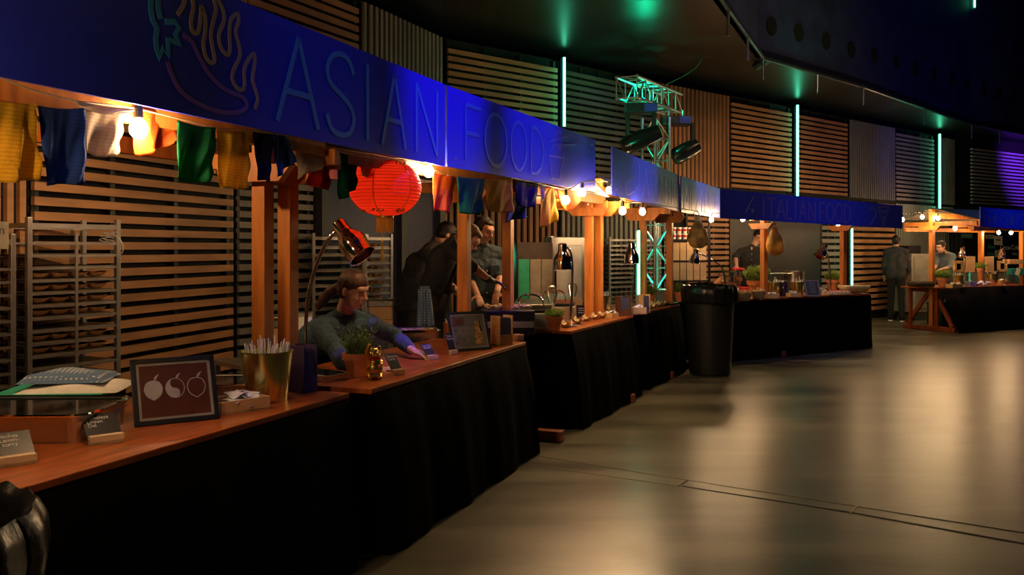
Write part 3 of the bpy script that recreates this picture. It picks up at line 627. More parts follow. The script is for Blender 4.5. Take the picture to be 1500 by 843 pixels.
flag('y', (792,290), (810,271), (816,324), (793,333), .0, 'yellow flag pointing down between the blue and the last flag')
flag('w', (791,268), (800,269), (797,292), (794,290), .03, 'tiny twisted white flag beside the pointed yellow one', .003)
flag('o', (813,272), (858,282), (842,304), (826,311), .02, 'last orange-red flag, lit through near the end of the FOOD board')
def string(pts, label): return tag(MB().tube(pts, .0028, 6).build('flag_string', mat('string_beige', (.5,.42,.3), .8)), label, 'string')
string([sgA.px(x, y, -.045) for x, y in [(-20,108),(0,114),(50,133),(110,148)]]+[sgA.px(x, y, -.06) for x, y in [(196,158),(258,173),(316,188),(368,192),(420,198)]], 'pale string carrying the nearest flags')
string([sgA.px(x, y, -.09) for x, y in [(420,199),(430,212),(488,220),(523,228),(556,233),(590,232),(626,245),(648,254)]], 'string carrying the flags around the lantern')
string([sgB.px(x, y, -.07) for x, y in [(656,257),(670,259),(711,262),(751,262),(790,268),(815,272),(858,282)]], 'string carrying the flags under the FOOD board')

# ------------------------------------------------------------------ red lantern
lp = sgA.px(564, 275, -.20); LX = .205; LZ = .162
r = thing('paper_lantern', 'big round red lantern with gold trim and tassel under the ASIAN board', 'lantern', lp)
mlan = mat('lantern_red_silk', (.78, .050, .016), .45, 0, .05, 8, transl=.55)
prof = []
for i in range(73):
    a = -math.pi/2+math.pi*i/72; rb = .0022*math.cos(i/72*math.pi*26*2); prof.append((max(.045, (LX+rb)*math.cos(a)**.92 if math.cos(a) > 0 else .045), LZ*math.sin(a)))
MB().lathe(prof, n=48).build('shade', mlan, r, smooth=True)
b = MB()
for k in range(25):
    a = -math.pi/2+math.pi*(k+.5)/25; b.lathe([(LX*math.cos(a)**.92+.0012+.0012*math.cos(t), LZ*math.sin(a)+.0012*math.sin(t)) for t in [i*math.pi/3 for i in range(7)]], n=40)
b.build('rib', mat('lantern_rib', (.35, .015, .006), .5), r)
gm = mat('gold_trim', (.75, .48, .08), .35, .7, .2, 40)
b = MB()
for k in range(6):
    ph = k*math.pi/3+.35; b.tube([((LX*math.cos(a)**.92+.003)*math.cos(ph), (LX*math.cos(a)**.92+.003)*math.sin(ph), LZ*math.sin(a)) for a in [-1.4+2.8*i/20 for i in range(21)]], .0022, 6)
    for zz in (-.95, .95):
        for s in range(-3, 4):
            aa = zz+.07*math.sin(s*2.1); q = ph+s*.075; b.ell(((LX*math.cos(aa)**.92+.003)*math.cos(q), (LX*math.cos(aa)**.92+.003)*math.sin(q), LZ*math.sin(aa)), (.007,.007,.006), n=8)
b.build('gold_trim', gm, r)
MB().lathe([(.045,LZ-.004),(.05,LZ+.004),(.048,LZ+.02),(.044,LZ+.02),(.044,LZ-.004)], n=24).build('top_ring', gm, r); MB().lathe([(.045,-LZ-.012),(.05,-LZ-.01),(.05,-LZ+.006),(.044,-LZ+.006),(.045,-LZ-.012)], n=24).build('bottom_ring', gm, r)
b = MB(); rr = random.Random(3); fm_ = mat('gold_fringe', (.80, .50, .06), .7, 0, .2, 30)
for k in range(64):
    a = k*2*math.pi/64; x, y = .047*math.cos(a), .047*math.sin(a); b.tube([(x, y, -LZ-.008), (x+rr.uniform(-.002,.002), y, -LZ-.05), (x+rr.uniform(-.004,.004), y+rr.uniform(-.004,.004), -LZ-.09+rr.uniform(-.006,.006))], .0022, 4)
b.build('fringe', fm_, r)
b = MB(); b.cyl((-.015,0,-LZ), (-.015,0,-LZ-.14), .0015, n=6); b.ell((-.015,0,-LZ-.145), (.007,.007,.009), n=8)
for k in range(16):
    a = k*2.4; b.tube([(-.015,0,-LZ-.15), (-.015+.006*math.cos(a),.006*math.sin(a),-LZ-.20), (-.015+.009*math.cos(a),.009*math.sin(a),-LZ-.255)], .002, 4)
b.build('tassel', fm_, r)
MB().tube([(0,0,LZ+.0), (0,0,LZ+.045)], .0025, 6).build('hook', chrome, r)
c = MB(); q0 = lp+Vector((0,0,LZ+.045)); pu = Vector((.36,.93,0)).normalized(); q1 = q0+Vector((.0,0,.0))
tag(c.tube([q0-pu*.35+Vector((0,0,.012)), q0, q0+pu*.35+Vector((0,0,.012))], .003, 6).build('hanging_wire', chrome), 'thin wire the red lantern hangs from', 'wire')

point('lantern_inner_light', lp, 1.5, (1, .60, .32), .03)  # point light set inside to brighten the lantern
# ================================================================== COUNTER GOODS: builders (origin at the foot, x to the right, -y to the viewer)
def pot_plant(label, loc, s=1.0, kind='rosemary', seed=1, rotz=0, group=None, n=420):
    rd = random.Random(seed); r = thing('potted_herb', label, 'potted plant', loc, rotz, group)
    h = .125*s; R0, R1 = .052*s, .073*s
    pt = MB().lathe([(0,0),(R0,0),(R1*.95,h*.72),(R1*1.08,h*.73),(R1*1.12,h),(R1*.98,h),(R1*.93,h*.8),(0,h*.8)], n=26).build('pot', terracotta, r)
    MB().lathe([(0,h*.86),(R1*.94,h*.84),(R1*.94,h*.80),(0,h*.80)], n=20).build('soil', soil, r)
    b = MB(); st = MB()
    if kind == 'rosemary':
        for k in range(64):
            a = rd.uniform(0, 6.28); q = rd.uniform(0, 1)**.5; x0, y0 = math.cos(a)*q*R1*.7, math.sin(a)*q*R1*.7; L = s*rd.uniform(.10, .205)*(1.05-.35*q); lean = q*rd.uniform(.25, .65)
            P = [Vector((x0+math.cos(a)*lean*L*t*t, y0+math.sin(a)*lean*L*t*t, h*.85+L*t)) for t in [i/6 for i in range(7)]]
            st.tube(P, .0014*s, 4)
            for j in range(20):
                t = .12+.88*j/19; i0 = min(5, int(t*6)); p = P[i0].lerp(P[i0+1], t*6-i0); b2 = rd.uniform(0, 6.28); d = Vector((math.cos(b2), math.sin(b2), rd.uniform(.5, 1.3))).normalized(); l = s*rd.uniform(.015, .026); sd = d.cross(Vector((0,0,1))).normalized()*.0034*s
                b.quad(p-sd, p+sd, p+d*l+sd*.4, p+d*l-sd*.4)
        mt = leaf
    else:
        hh = .075*s if kind == 'cress' else .13*s
        for k in range(n):
            a = rd.uniform(0, 6.28); q = rd.uniform(0, 1)**.5; x0, y0 = math.cos(a)*q*R1*.9, math.sin(a)*q*R1*.9; L = hh*rd.uniform(.6, 1.1)*(1.1-.4*q*q); lean = q*.55
            p = Vector((x0, y0, h*.85)); e = p+Vector((math.cos(a)*lean*L, math.sin(a)*lean*L, L)); w_ = Vector((-math.sin(a), math.cos(a), 0))*.0016*s; b.quad(p-w_, p+w_, e+w_*.5, e-w_*.5)
            for _ in range(3):
                d = Vector((rd.uniform(-1,1), rd.uniform(-1,1), rd.uniform(-.2,1))).normalized()*s*.012; sd = d.orthogonal().normalized()*.004*s; m_ = p.lerp(e, rd.uniform(.6, 1)); b.quad(m_, m_+d*.5+sd, m_+d, m_+d*.5-sd)
        mt = leaf2
        st.tube([(0,0,h*.8), (0,0,h+.02*s)], .002*s, 4)
    b.build('foliage', mt, r); st.build('stem', leaf, r); return r
def bucket(label, loc, R1=.122, h=.235, m=brass, sticks='fork', seed=1, n=34, k0=.80):
    rd = random.Random(seed); r = thing('cutlery_bucket', label, 'bucket', loc)
    MB().lathe([(0,.004),(R1*k0,.0),(R1*(k0+.02),.006),(R1*.985,h-.006),(R1*1.02,h-.003),(R1*1.02,h+.001),(R1*.965,h),(R1*(k0-.02),.012),(0,.012)], n=44).build('bucket_body', m, r, smooth=True)
    t = thing('disposable_cutlery', 'bundle of white plastic cutlery standing in the '+label.split(' on ')[0].split(' beside')[0].split(' in front')[0][:60], 'cutlery', (loc[0], loc[1], loc[2]+.012)); b = MB()
    for k in range(n):
        a = rd.uniform(0, 6.28); q = rd.uniform(.1, .8)*R1*k0*.85; a2 = a+rd.uniform(-.4,.4); q2 = rd.uniform(.45, .86)*R1
        p = Vector((math.cos(a)*q, math.sin(a)*q, .004)); e = Vector((math.cos(a2)*q2, math.sin(a2)*q2, h+rd.uniform(.005, .040)*h/.235))
        if k in (3, 8): e.z += .05*h/.235; e.x *= .4; e.y *= .4
        b.bar(p, e, .0105*R1/.122, .0028)
    b.build('stick_bundle', white_plastic, t); t['kind'] = 'stuff'
    return r
def wood_box(label, loc, rotz, sx=.20, sy=.13, sz=.058, fill='spoons', seed=1, m=wood_light):
    rd = random.Random(seed); r = thing('wooden_tray_box', label, 'box', loc, rotz); t = .008
    b = MB(); b.box((0,0,t/2), (sx,sy,t)); b.build('base', m, r)
    b = MB()
    for s in (-1,1): b.box((s*(sx/2-t/2),0,sz/2), (t,sy,sz))
    for s in (-1,1): b.box((0,s*(sy/2-t/2),sz/2), (sx-2*t,t,sz))
    b.build('side_wall', m, r, bevel=.0015)
    if fill:
        n = thing('paper_napkins', 'heap of white '+('wooden spoon wrappers' if fill == 'spoons' else 'napkins')+' in the '+label[:70], 'napkins', (loc[0], loc[1], loc[2]+t), rotz); b = MB()
        for k in range(13):
            x = rd.uniform(-.26,.26)*sx; y = rd.uniform(-.25,.25)*sy; a = rd.uniform(-.5,.5); z = .012+.0045*k*sz/.058; w_ = sx*.3; q = rd.uniform(-.25,.35)
            b.grid(lambda i, j, x=x, y=y, a=a, z=z, w_=w_, q=q: (x+(i-.5)*w_*math.cos(a)-(j-.5)*.3*sx*math.sin(a), y+(i-.5)*w_*math.sin(a)+(j-.5)*.3*sx, z+(i-.5)*w_*q+.010*math.sin(4*i+j*2+k)*sz/.058), 6, 4)
        b.build('paper_sheets', white_paper, n, smooth=True, solid=.002); n['kind'] = 'stuff'
    return r
def frame(label, loc, rotz, w_=.34, h_=.27, tilt=18, pic='fruit', fm=black_plastic):
    r = thing('picture_frame', label, 'picture frame', loc, rotz); T = Matrix.Rotation(R(-tilt), 3, 'X'); bw = .020*w_/.34; th = .016
    def Q(x, y, z): return T @ Vector((x, y, z))
    b = MB()
    for s in (-1, 1): b.box(Q(s*(w_/2-bw/2), 0, h_/2), (bw, th, h_), T); b.box(Q(0, 0, h_/2+s*(h_/2-bw/2)), (w_, th, bw), T)
    b.build('frame', fm, r, bevel=.0015)
    b = MB(); iw = w_-2*bw; ih = h_-2*bw; e = .011*w_/.34
    for s in (-1, 1): b.box(Q(s*(iw/2-e/2), -.001, h_/2), (e, .004, ih), T); b.box(Q(0, -.001, h_/2+s*(ih/2-e/2)), (iw, .004, e), T)
    b.build('mount', mat('mount_grey', (.30, .28, .26), .6), r)
    if pic == 'fruit': pm = mat('picture_maroon', (.10, .030, .018), .35, 0, .1)
    elif pic == 'photo': pm = mat('picture_photo', (.07, .085, .08), .3, 0, .5, 7, col2=(.16, .16, .17))
    elif pic == 'menu': pm = mat('picture_slate', (.03, .035, .05), .3, 0, .2)
    else: pm = mat('picture_dim', (.05, .04, .035), .4, 0, .4, 20, col2=(.15,.12,.08))
    MB().box(Q(0, .002, h_/2), (iw, .004, ih), T).build('picture', pm, r)
    MB().poly([Q(-.02, .008, h_*.7), Q(.02, .008, h_*.7), Q(.03, .008, h_*.7)+Vector((0, h_*.32, -h_*.69)), Q(-.03, .008, h_*.7)+Vector((0, h_*.32, -h_*.69))], (0, .003, 0)).build('stand', fm, r)
    def disc(cx, cz, rx, rz, a0=0, a1=360, n=26): return [(cx+rx*math.cos(R(a0+(a1-a0)*i/n)), cz+rz*math.sin(R(a0+(a1-a0)*i/n))) for i in range(n+1)]
    nn = T @ Vector((0,-1,0))
    def fill(pts, m, name='print', lay=0): MB().poly([Q(x, -.0012-lay*.0006, z) for x, z in pts], nn*.0005).build(name, m, r)
    if pic == 'fruit':
        wh = mat('print_grey_white', (.42, .42, .42), .5); zc = h_*.53; rr_ = .036
        bk = mat('picture_maroon', (.1,.03,.018))
        def fruit(cx): return [(cx+rr_*math.cos(t)*(1 if math.sin(t) > 0 else .97), zc+rr_*1.12*math.sin(t)-(.004*abs(math.cos(t*2)) if math.sin(t) > 0 else 0)-(.004 if abs(t-4.71) < .3 else 0)) for t in [i*2*math.pi/30 for i in range(30)]]
        fill(fruit(-.083), wh)
        b = MB(); c = fruit(.083); b.ribbon([Q(x, -.0012, z) for x, z in c+[c[0]]], .0035, nn, .0005); b.build('print', wh, r)
        yy = disc(0, zc, rr_, rr_*1.1, 90, 270)+[(rr_*.5*math.sin(R(a)), zc-rr_*.55+rr_*.55*-math.cos(R(a))) for a in range(0, 181, 15)][0:]+[(-rr_*.5*math.sin(R(a)), zc+rr_*.55+rr_*.55*-math.cos(R(a))) for a in range(0, 181, 15)]
        fill(yy, wh); b = MB(); c = disc(0, zc, rr_, rr_*1.1); b.ribbon([Q(x, -.0012, z) for x, z in c], .003, nn, .0005); b.build('print', wh, r)
        fill(disc(-.0, zc+rr_*.55, .0085, .0085), bk, 'print', 1); fill(disc(.0, zc-rr_*.55, .0085, .0085), wh, 'print', 1)
        for cx in (-.083, 0, .083): fill([(cx+.004, zc+rr_*.98), (cx+.012, zc+rr_*1.1), (cx+.026, zc+rr_*1.75), (cx+.013, zc+rr_*1.55), (cx+.006, zc+rr_*1.35)], wh)
    elif pic == 'photo':
        fill([(-.135,.03),(-.02,.032),(.13,.10),(.13,.16),(-.02,.17),(-.135,.15)], mat('photo_cloth', (.17,.165,.16), .4, 0, .2, 30), 'print')
        fill([(.035,.045),(.105,.045),(.098,.12),(.085,.19),(.07,.235),(.055,.22),(.045,.15)], mat('photo_statue', (.50,.30,.12), .4, 0, .45, 60), 'print', 1)
        fill([(.088,.13),(.10,.13),(.093,.20),(.085,.20)], black_plastic, 'print', 2)
        fill([(-.13,.17),(-.03,.18),(-.02,.235),(-.12,.235)], mat('photo_shade', (.12,.06,.04), .4, 0, .4, 20), 'print')
    elif pic == 'menu':
        b = MB(); rd = random.Random(4)
        for k in range(6): z = h_*(.8-.11*k); b.box(Q(0, -.0015, z), (iw*rd.uniform(.4,.7), .0006, h_*.018), T)
        b.build('print', mat('print_blue_grey', (.25,.30,.45), .5), r)
    return r
def card_holder(label, loc, rotz, words, w_=.085, ch=.105, lean=38, m=black_plastic):
    r = thing('card_holder', label, 'sign holder', loc, rotz); bh = .032
    b = MB(); b.box((0,-.008,bh/2), (w_,.014,bh)); b.box((0,.010,bh/2), (w_,.012,bh)); b.box((0,0,.006), (w_,.03,.012)); b.build('wood_block', wood_holder, r, bevel=.001)
    T = Matrix.Rotation(R(-lean), 3, 'X'); o = Vector((0,.002,.014)); cw = w_*1.02
    MB().box(o+T@Vector((0,0,ch/2)), (cw,.0016,ch), T).build('card', mat('card_black', (.010,.010,.012), .35, 0, .05), r)
    if words:
        p = o+T@Vector((-cw*.40,-.0012,ch*.80)); text(words, ch*.17, r, mat('print_white', (.62,.62,.64), .5), p, (R(90-lean), 0, 0), 'lettering', .0003, 'LEFT')
    return r
def napkin_stand(label, loc, rotz, sx=.09, sy=.12, sz=.22, m=violet_lit_card, m2=None):
    r = thing('napkin_dispenser', label, 'napkin dispenser', loc, rotz); t = .008
    b = MB(); b.box((0,0,t/2), (sx,sy,t)); b.box((-sx/2+t/2,0,sz/2), (t,sy,sz)); b.box((sx/2-t/2,0,sz/2), (t,sy,sz)); b.build('side_panel', m, r, bevel=.001)
    b = MB(); b.box((0,-sy/2+t/2,sz*.18), (sx-2*t,t,sz*.36)); b.box((0,sy/2-t/2,sz*.46), (sx-2*t,t,sz*.92)); b.build('front_panel', m2 or m, r)
    b = MB()
    for k in range(16): b.box((0, -sy/2+t*1.6+k*(sy-3*t)/16, sz*.45+.004*(k%3)), (sx-2.6*t, (sy-3*t)/19, sz*.86))
    b.build('paper_stack', mat('napkin_dark', (.05,.05,.08), .8) , r); return r
def heat_lamp(label, base, head, direc, Rb=.085, s=1.0, knob=True, mid=None, rod=.011):
    base = Vector(base); head = Vector(head); r = thing('heat_lamp', label, 'heat lamp', base); d = Vector(direc).normalized()
    M = MB(); M.lathe([(0,0),(.085*s,0),(.085*s,.008),(.03*s,.018),(.016*s,.03),(0,.03)], n=26); M.build('base', steel, r, smooth=False)
    h = head-base; top = h-d*.07*s; mid = [Vector(m_)-base for m_ in mid] if mid else [Vector((0,0,h.z*.55)), Vector((h.x*.15, h.y*.15, h.z*.9))]
    MB().tube(catmull([Vector((0,0,.02))]+mid+[top], 7), rod*s, 10).build('arm', chrome, r, smooth=True)
    pr = [(0,-.145),(.030,-.143),(.040,-.135),(.042,-.075),(.046,-.065),(.050,-.055),(.075,-.010),(Rb,.030),(Rb,.085),(Rb+.004,.092),(Rb-.003,.092),(Rb-.006,.035),(.045,-.05),(0,-.05)]
    MB().lathe([(a*s, z*s) for a, z in pr], h, 30, d).build('lamp_shade', chrome, r, smooth=True)
    MB().lathe([(0,.02*s),(.03*s,.03*s),(.045*s,.055*s),(.03*s,.075*s),(0,.08*s)], h, 16, d).build('heat_bulb', mat('ruby_glass', (.25,.01,.005), .1), r, smooth=True)
    return r
def pan(label, loc, rotz, sx=.50, sy=.36, h=.10, glass=True, group=None, m=steel, inner=None):
    r = thing('food_pan', label, 'serving pan', loc, rotz, group)
    def rr(x, y, rad, z, n=6):
        P = []
        for cx, cy, a0 in ((x/2-rad, y/2-rad, 0), (-x/2+rad, y/2-rad, 90), (-x/2+rad, -y/2+rad, 180), (x/2-rad, -y/2+rad, 270)):
            for i in range(n+1): a = R(a0+90*i/n); P.append((cx+rad*math.cos(a), cy+rad*math.sin(a), z))
        return P
    b = MB(); k = min(sx, sy); lv = [rr(sx*.94, sy*.92, k*.12, 0), rr(sx*.96, sy*.95, k*.14, h*.75), rr(sx, sy, k*.16, h*.97), rr(sx, sy, k*.16, h), rr(sx*.94, sy*.92, k*.13, h), rr(sx*.92, sy*.9, k*.12, h*.35)]
    V = [[b.bm.verts.new(p) for p in l] for l in lv]
    for A, B in zip(V, V[1:]):
        for i in range(len(A)): b.bm.faces.new((A[i], A[(i+1)%len(A)], B[(i+1)%len(A)], B[i]))
    b.bm.faces.new(V[0][::-1]); b.bm.faces.new(V[-1]); b.build('pan_body', m, r)
    MB().tube([Vector(p)+Vector((0,0,.001)) for p in rr(sx, sy, k*.16, h)]+[Vector(rr(sx, sy, k*.16, h)[0])], .006, 6).build('rim', chrome, r, smooth=True)
    if glass: MB().poly(rr(sx*.93, sy*.91, k*.13, h*.93), (0,0,.004)).build('glass_lid', black_gloss, r)
    if inner:
        b = MB(); rd = random.Random(5)
        for _ in range(70): b.ell((rd.uniform(-.42,.42)*sx, rd.uniform(-.4,.4)*sy, h*.6+rd.uniform(0,.3)*h), (rd.uniform(.012,.025),rd.uniform(.012,.025),.012), n=8)
        q = b.build('food', inner, r); q['kind'] = 'stuff'
    return r

# ================================================================== NEAREST COUNTER
A1 = ROW['T1'].ang
def down(px, py, z=TZ): return onz(px, py, z)
pan('large steel food pan with dark glass lid at the left edge of the nearest counter', (-1.83, 3.36, TZ), .02, .62, .42, .10)
pan('shallow steel pan behind the framed fruit picture', (-1.42, 4.18, TZ), .1, .50, .36, .075)
tx1 = 'Himalaya\nLinsen\nDal'
card_holder('black card reading Himalaya Linsen Dal in a wooden block beside the framed fruit picture', down(156,650), .72, tx1, .115, .125, 52)
card_holder('black card of lamb curry in a wooden block at the bottom left corner', down(24,682), .72, '   isches\n  Lamm-\n   curry', .115, .125, 52)
frame('black frame with three printed fruits, one like a yin-yang, on the nearest counter', down(261,620), .58, .325, .27, 22, 'fruit')
wood_box('small wooden box of white paper in front of the brass bucket', down(347,601), .80, .235, .15, .055, 'spoons', 3)
bucket('big brass bucket on the nearest counter', down(391,587), .118, .228, brass, seed=4, n=40, k0=.76)
napkin_stand('dark napkin dispenser coloured as if violet-lit on the nearest counter behind the brass bucket', down(440,573), .95, .085, .15, .225)
r = thing('baking_tray', 'flat steel tray lying behind the violet-lit napkin dispenser', 'tray', down(478,556), .9); MB().box((0,.05,.0175), (.16,.28,.035)).build('tray_body', steel, r, bevel=.005); MB().box((0,.05,.0365), (.14,.26,.003)).build('tray_inside', black_gloss, r)
# folded cloths on a green container
r = thing('folded_cloth', 'folded blue cloth with white dots lying on a pile behind the big pan', 'cloth', (-1.98, 3.98, TZ+.11), .15)
cm = mat('dotted_cloth', (.10,.16,.28), .85, 0, .05); nt = cm.node_tree
vo = nt.nodes.new('ShaderNodeTexVoronoi'); vo.inputs['Scale'].default_value = 46; vo.inputs['Randomness'].default_value = 0; tcn = nt.nodes.new('ShaderNodeTexCoord'); nt.links.new(tcn.outputs['Object'], vo.inputs['Vector'])
crn = nt.nodes.new('ShaderNodeValToRGB'); crn.color_ramp.interpolation = 'CONSTANT'; crn.color_ramp.elements[0].color = (.55,.55,.55,1); crn.color_ramp.elements[1].position = .33; crn.color_ramp.elements[1].color = (.10,.17,.30,1)
nt.links.new(vo.outputs['Distance'], crn.inputs[0]); nt.links.new(crn.outputs[0], nt.nodes['Principled BSDF'].inputs['Base Color'])
def pillow(b, c, sx, sy, h, sd):
    b.grid(lambda i, j: (c[0]+(i-.5)*sx, c[1]+(j-.5)*sy, c[2]+h*(max(0, math.sin(math.pi*i)*math.sin(math.pi*j)))**.35+.006*math.sin(9*i+sd)*math.sin(7*j)), 16, 14); b.grid(lambda i, j: (c[0]+(i-.5)*sx, c[1]+(j-.5)*sy, c[2]), 4, 4)
b = MB(); pillow(b, (0,0,.0), .36, .28, .045, 1); b.build('cloth_fold', cm, r, smooth=True)
r = thing('folded_cloth', 'folded white cloths under the blue dotted cloth', 'cloth', (-1.96, 3.96, TZ+.075), .1); b = MB(); pillow(b, (.03,-.01,0), .42, .32, .034, 3); b.build('cloth_fold', white_paper, r, smooth=True)
r = thing('plastic_container', 'green-lidded low container under the folded cloths', 'container', (-2.0, 3.95, TZ), .1); MB().box((0,0,.03), (.44,.34,.06)).build('container_body', black_gloss, r, bevel=.01); MB().box((0,0,.0675), (.46,.36,.014)).build('lid', mat('green_lid', (.02,.38,.22), .35), r, bevel=.004)

# ================================================================== SECOND COUNTER
pot_plant('potted rosemary in a terracotta pot in front of the leaning woman', down(523,551), 1.0, 'rosemary', 2)
# lucky cat
c0 = down(548,555); r = thing('lucky_cat_figurine', 'gold lucky cat figurine with red collar beside the potted rosemary', 'figurine', c0, .25)
b = MB(); b.ell((0,0,.052),(.047,.042,.052)); b.ell((0,0,.020),(.050,.046,.022)); b.ell((0,0,.088),(.036,.034,.034)); b.ell((0,0,.132),(.037,.034,.034)); b.ell((.012,-.03,.128),(.018,.014,.013))
b.lathe([(.015,0),(.010,.016),(0,.026)], (-.022,0,.155), 10, (-.3,0,1)); b.lathe([(.015,0),(.010,.016),(0,.026)], (.022,0,.155), 10, (.3,0,1))
b.cap((-.032,-.01,.092), (-.040,-.02,.135), .012, .012); b.cap((-.040,-.02,.135), (-.028,-.024,.178), .012, .013); b.cap((.034,-.01,.090), (.030,-.042,.075), .012, .011); b.cap((.022,-.03,.02), (.026,-.05,.012), .016, .013); b.cap((-.022,-.03,.02), (-.026,-.05,.012), .016, .013)
b.build('cat_body', gold, r, remesh=.003, smo=2)
MB().lathe([(.034,.100),(.039,.100),(.040,.108),(.037,.115),(.032,.115)], n=30).build('collar', mat('collar_red', (.6,.01,.01), .4), r, smooth=True)
MB().ell((.014,-.042,.098), (.009,.009,.009)).build('bell', mat('bell_teal', (.03,.25,.25), .3, .5), r)
b = MB(); b.ell((.012,-.0365,.137),(.004,.003,.004)); b.ell((-.006,-.035,.137),(.004,.003,.004)); b.build('eye', black_gloss, r)
card_holder('tilted dark food card in a wooden block right of the gold cat', down(583,550), .75, 'Gemüse\nCurry', .07, .125, 40)
card_holder('dark food card in a wooden block under the woman\'s reaching hand', down(634,528), .75, 'Pad Thai\nNudeln', .07, .115, 45)
card_holder('dark blue food card in a wooden block leaning at the framed photo', down(664,520), .75, 'Tofu-\nCurry', .055, .135, 25)
pan('steel pan of noodles behind the woman\'s hand', down(610,495), .25, .34, .26, .065, glass=False, inner=mat('noodle_food', (.35,.28,.16), .6, 0, .3, 30))
bucket('slim copper bucket behind the framed photo', down(662,507), .062, .165, mat('copper_bucket', (.62,.33,.12), .3, .9, .1), seed=7, n=12, k0=.95)
frame('dark framed photo of a carved statue on the second counter', down(692,514), .55, .30, .275, 20, 'photo', mat('frame_dark_green', (.02,.03,.025), .4))
napkin_stand('orange-brown wooden napkin stand beside the framed photo', down(735,505), .75, .13, .10, .21, wood_light, mat('stand_brown', (.30,.15,.05), .5))
wood_box('small pale box at the far end of the second counter', down(757,499), .8, .07, .08, .045, None)
# ================================================================== THIRD COUNTER
def waffle(label, loc, rotz):
    r = thing('contact_grill', label, 'grill', loc, rotz)
    MB().box((0,0,.075),(.36,.30,.13)).build('base_unit', steel_dull, r, bevel=.008)
    b = MB();
    for k in range(3): b.cyl((-.181, -.09, .05+.035*k), (-.19, -.09, .05+.035*k), .009)
    b.build('control_knob', steel, r)
    MB().box((0,0,.155),(.34,.27,.026)).build('lower_plate', black_plastic, r, bevel=.004)
    T = Matrix.Rotation(R(8), 3, 'X'); MB().box((0,.01,.205),(.34,.26,.055), T).build('upper_plate', steel, r, bevel=.008)
    MB().tube(catmull([(-.10,-.14,.20),(-.10,-.24,.26),(-.05,-.26,.30),(.05,-.26,.30),(.10,-.24,.26),(.10,-.14,.20)], 5), .008).build('handle', chrome, r, smooth=True)
    MB().tube(catmull([(.16,.02,.20),(.19,.02,.30),(.17,.0,.36),(.12,-.01,.33),(.15,-.08,.20),(.17,-.10,.06)], 6), .011, 8).build('hose', steel, r, smooth=True)
    MB().box((0,0,.005),(.40,.34,.01)).build('drip_tray', steel, r); return r
waffle('near steel contact grill with hose beside the potted cress', down(783,484)+Vector((0,.18,0)), -.15)
waffle('second steel contact grill behind the cress plant', down(826,474)+Vector((-.05,.35,0)), -.15)
r = thing('food_warmer', 'low black grill with chopped food in front of the man in denim', 'food warmer', down(722,500)+Vector((.1,.55,0)), .1)
MB().box((0,0,.10),(.42,.35,.20)).build('body', black_plastic, r, bevel=.01); MB().box((0,-.176,.09),(.40,.004,.05)).build('steel_strip', steel_dull, r)
b = MB(); rd = random.Random(8)
for _ in range(60): b.ell((rd.uniform(-.18,.18), rd.uniform(-.14,.14), .215+rd.uniform(0,.015)), (.018,.016,.012), n=8)
q = b.build('food', mat('potato_bits', (.55,.38,.18), .7, 0, .2, 30), r); q['kind'] = 'stuff'
pot_plant('low potted cress in a terracotta pot at the near end of the third counter', down(812,484), .95, 'cress', 5)
BP = mat('birch_bowl', (.58,.40,.22), .6, 0, .12, 20); 
def boat(label, loc, rotz, fill, s=1.0, group='wooden boat bowls with dips on the third counter'):
    r = thing('boat_bowl', label, 'bowl', loc, rotz, group)
    def f(i, j):
        x = (i-.5)*.17*s; y = (j-.5)*.10*s; e = (2*(i-.5)); g = (2*(j-.5)); return (x, y*(1-.25*e*e), .006+.045*s*(.55*e**2+.75*g**2)**1.2)
    MB().grid(f, 14, 10).build('bowl_body', BP, r, smooth=True, solid=.003)
    MB().lathe([(0,.028*s),(.03*s,.027*s),(.038*s,.024*s),(.03*s,.012*s),(0,.01*s)], n=16, sx=1.25, sy=.85).build('dip', fill, r, smooth=True); return r
d_y = mat('dip_yellow', (.60,.38,.05), .4, 0, .2, 30); d_g = mat('dip_green', (.30,.28,.06), .5, 0, .2, 30); d_r = mat('dip_red', (.55,.03,.02), .4, 0, .2, 30); d_w = mat('dip_cream', (.60,.50,.34), .5, 0, .1, 30)
for (x, y, m_, l) in ((829,480,d_y,'first boat bowl, yellow dip, right of the potted cress'), (847,475,d_g,'second boat bowl from the cress plant, olive dip'), (860,471,d_w,'third boat bowl from the cress plant, cream filling'), (873,468,d_w,'fourth boat bowl, beside the box of napkins'), (883,466,d_g,'fifth boat bowl, partly hidden by the napkin box')):
    boat(l, down(x, y), 1.35, m_)
boat('boat bowl with yellow dip in front of the dark napkin stand', down(906,461), 1.35, d_y)
wood_box('pale wooden box of napkins on the third counter', down(893,466), 1.0, .15, .13, .05, 'napkins', 9)
bucket('brass bucket on the third counter beside the napkin box', down(881,462)+Vector((.0,.12,0)), .115, .20, brass, seed=11, n=22)
def menu_block(label, loc, rotz, w_, h_, m=black_plastic):
    r = thing('menu_block', label, 'menu sign', loc, rotz); MB().box((0,0,h_/2),(w_,.03,h_)).build('block', m, r, bevel=.002)
    b = MB(); rd = random.Random(int(h_*1e4)+int(w_*1e4))
    for k in range(3): b.box((rd.uniform(-.1,.1)*w_, -.0155, h_*(.72-.18*k)), (w_*rd.uniform(.4,.75), .001, h_*.035))
    b.build('printed_line', white_paper, r); return r
menu_block('left black menu block in front of the heat lamp on the third counter', down(851,466)+Vector((0,.12,0)), .35, .085, .12)
menu_block('right black menu block beside the brass bucket on the third counter', down(864,463)+Vector((0,.12,0)), .35, .08, .12)
pot_plant('tall potted chives behind the brass bucket on the third counter', down(870,452)+Vector((0,.3,0)), 1.15, 'chive', 8, n=520)
napkin_stand('dark brown napkin stand at the far end of the third counter', down(913,463), .4, .13, .10, .20, mat('stand_darkbrown', (.10,.04,.02), .5))
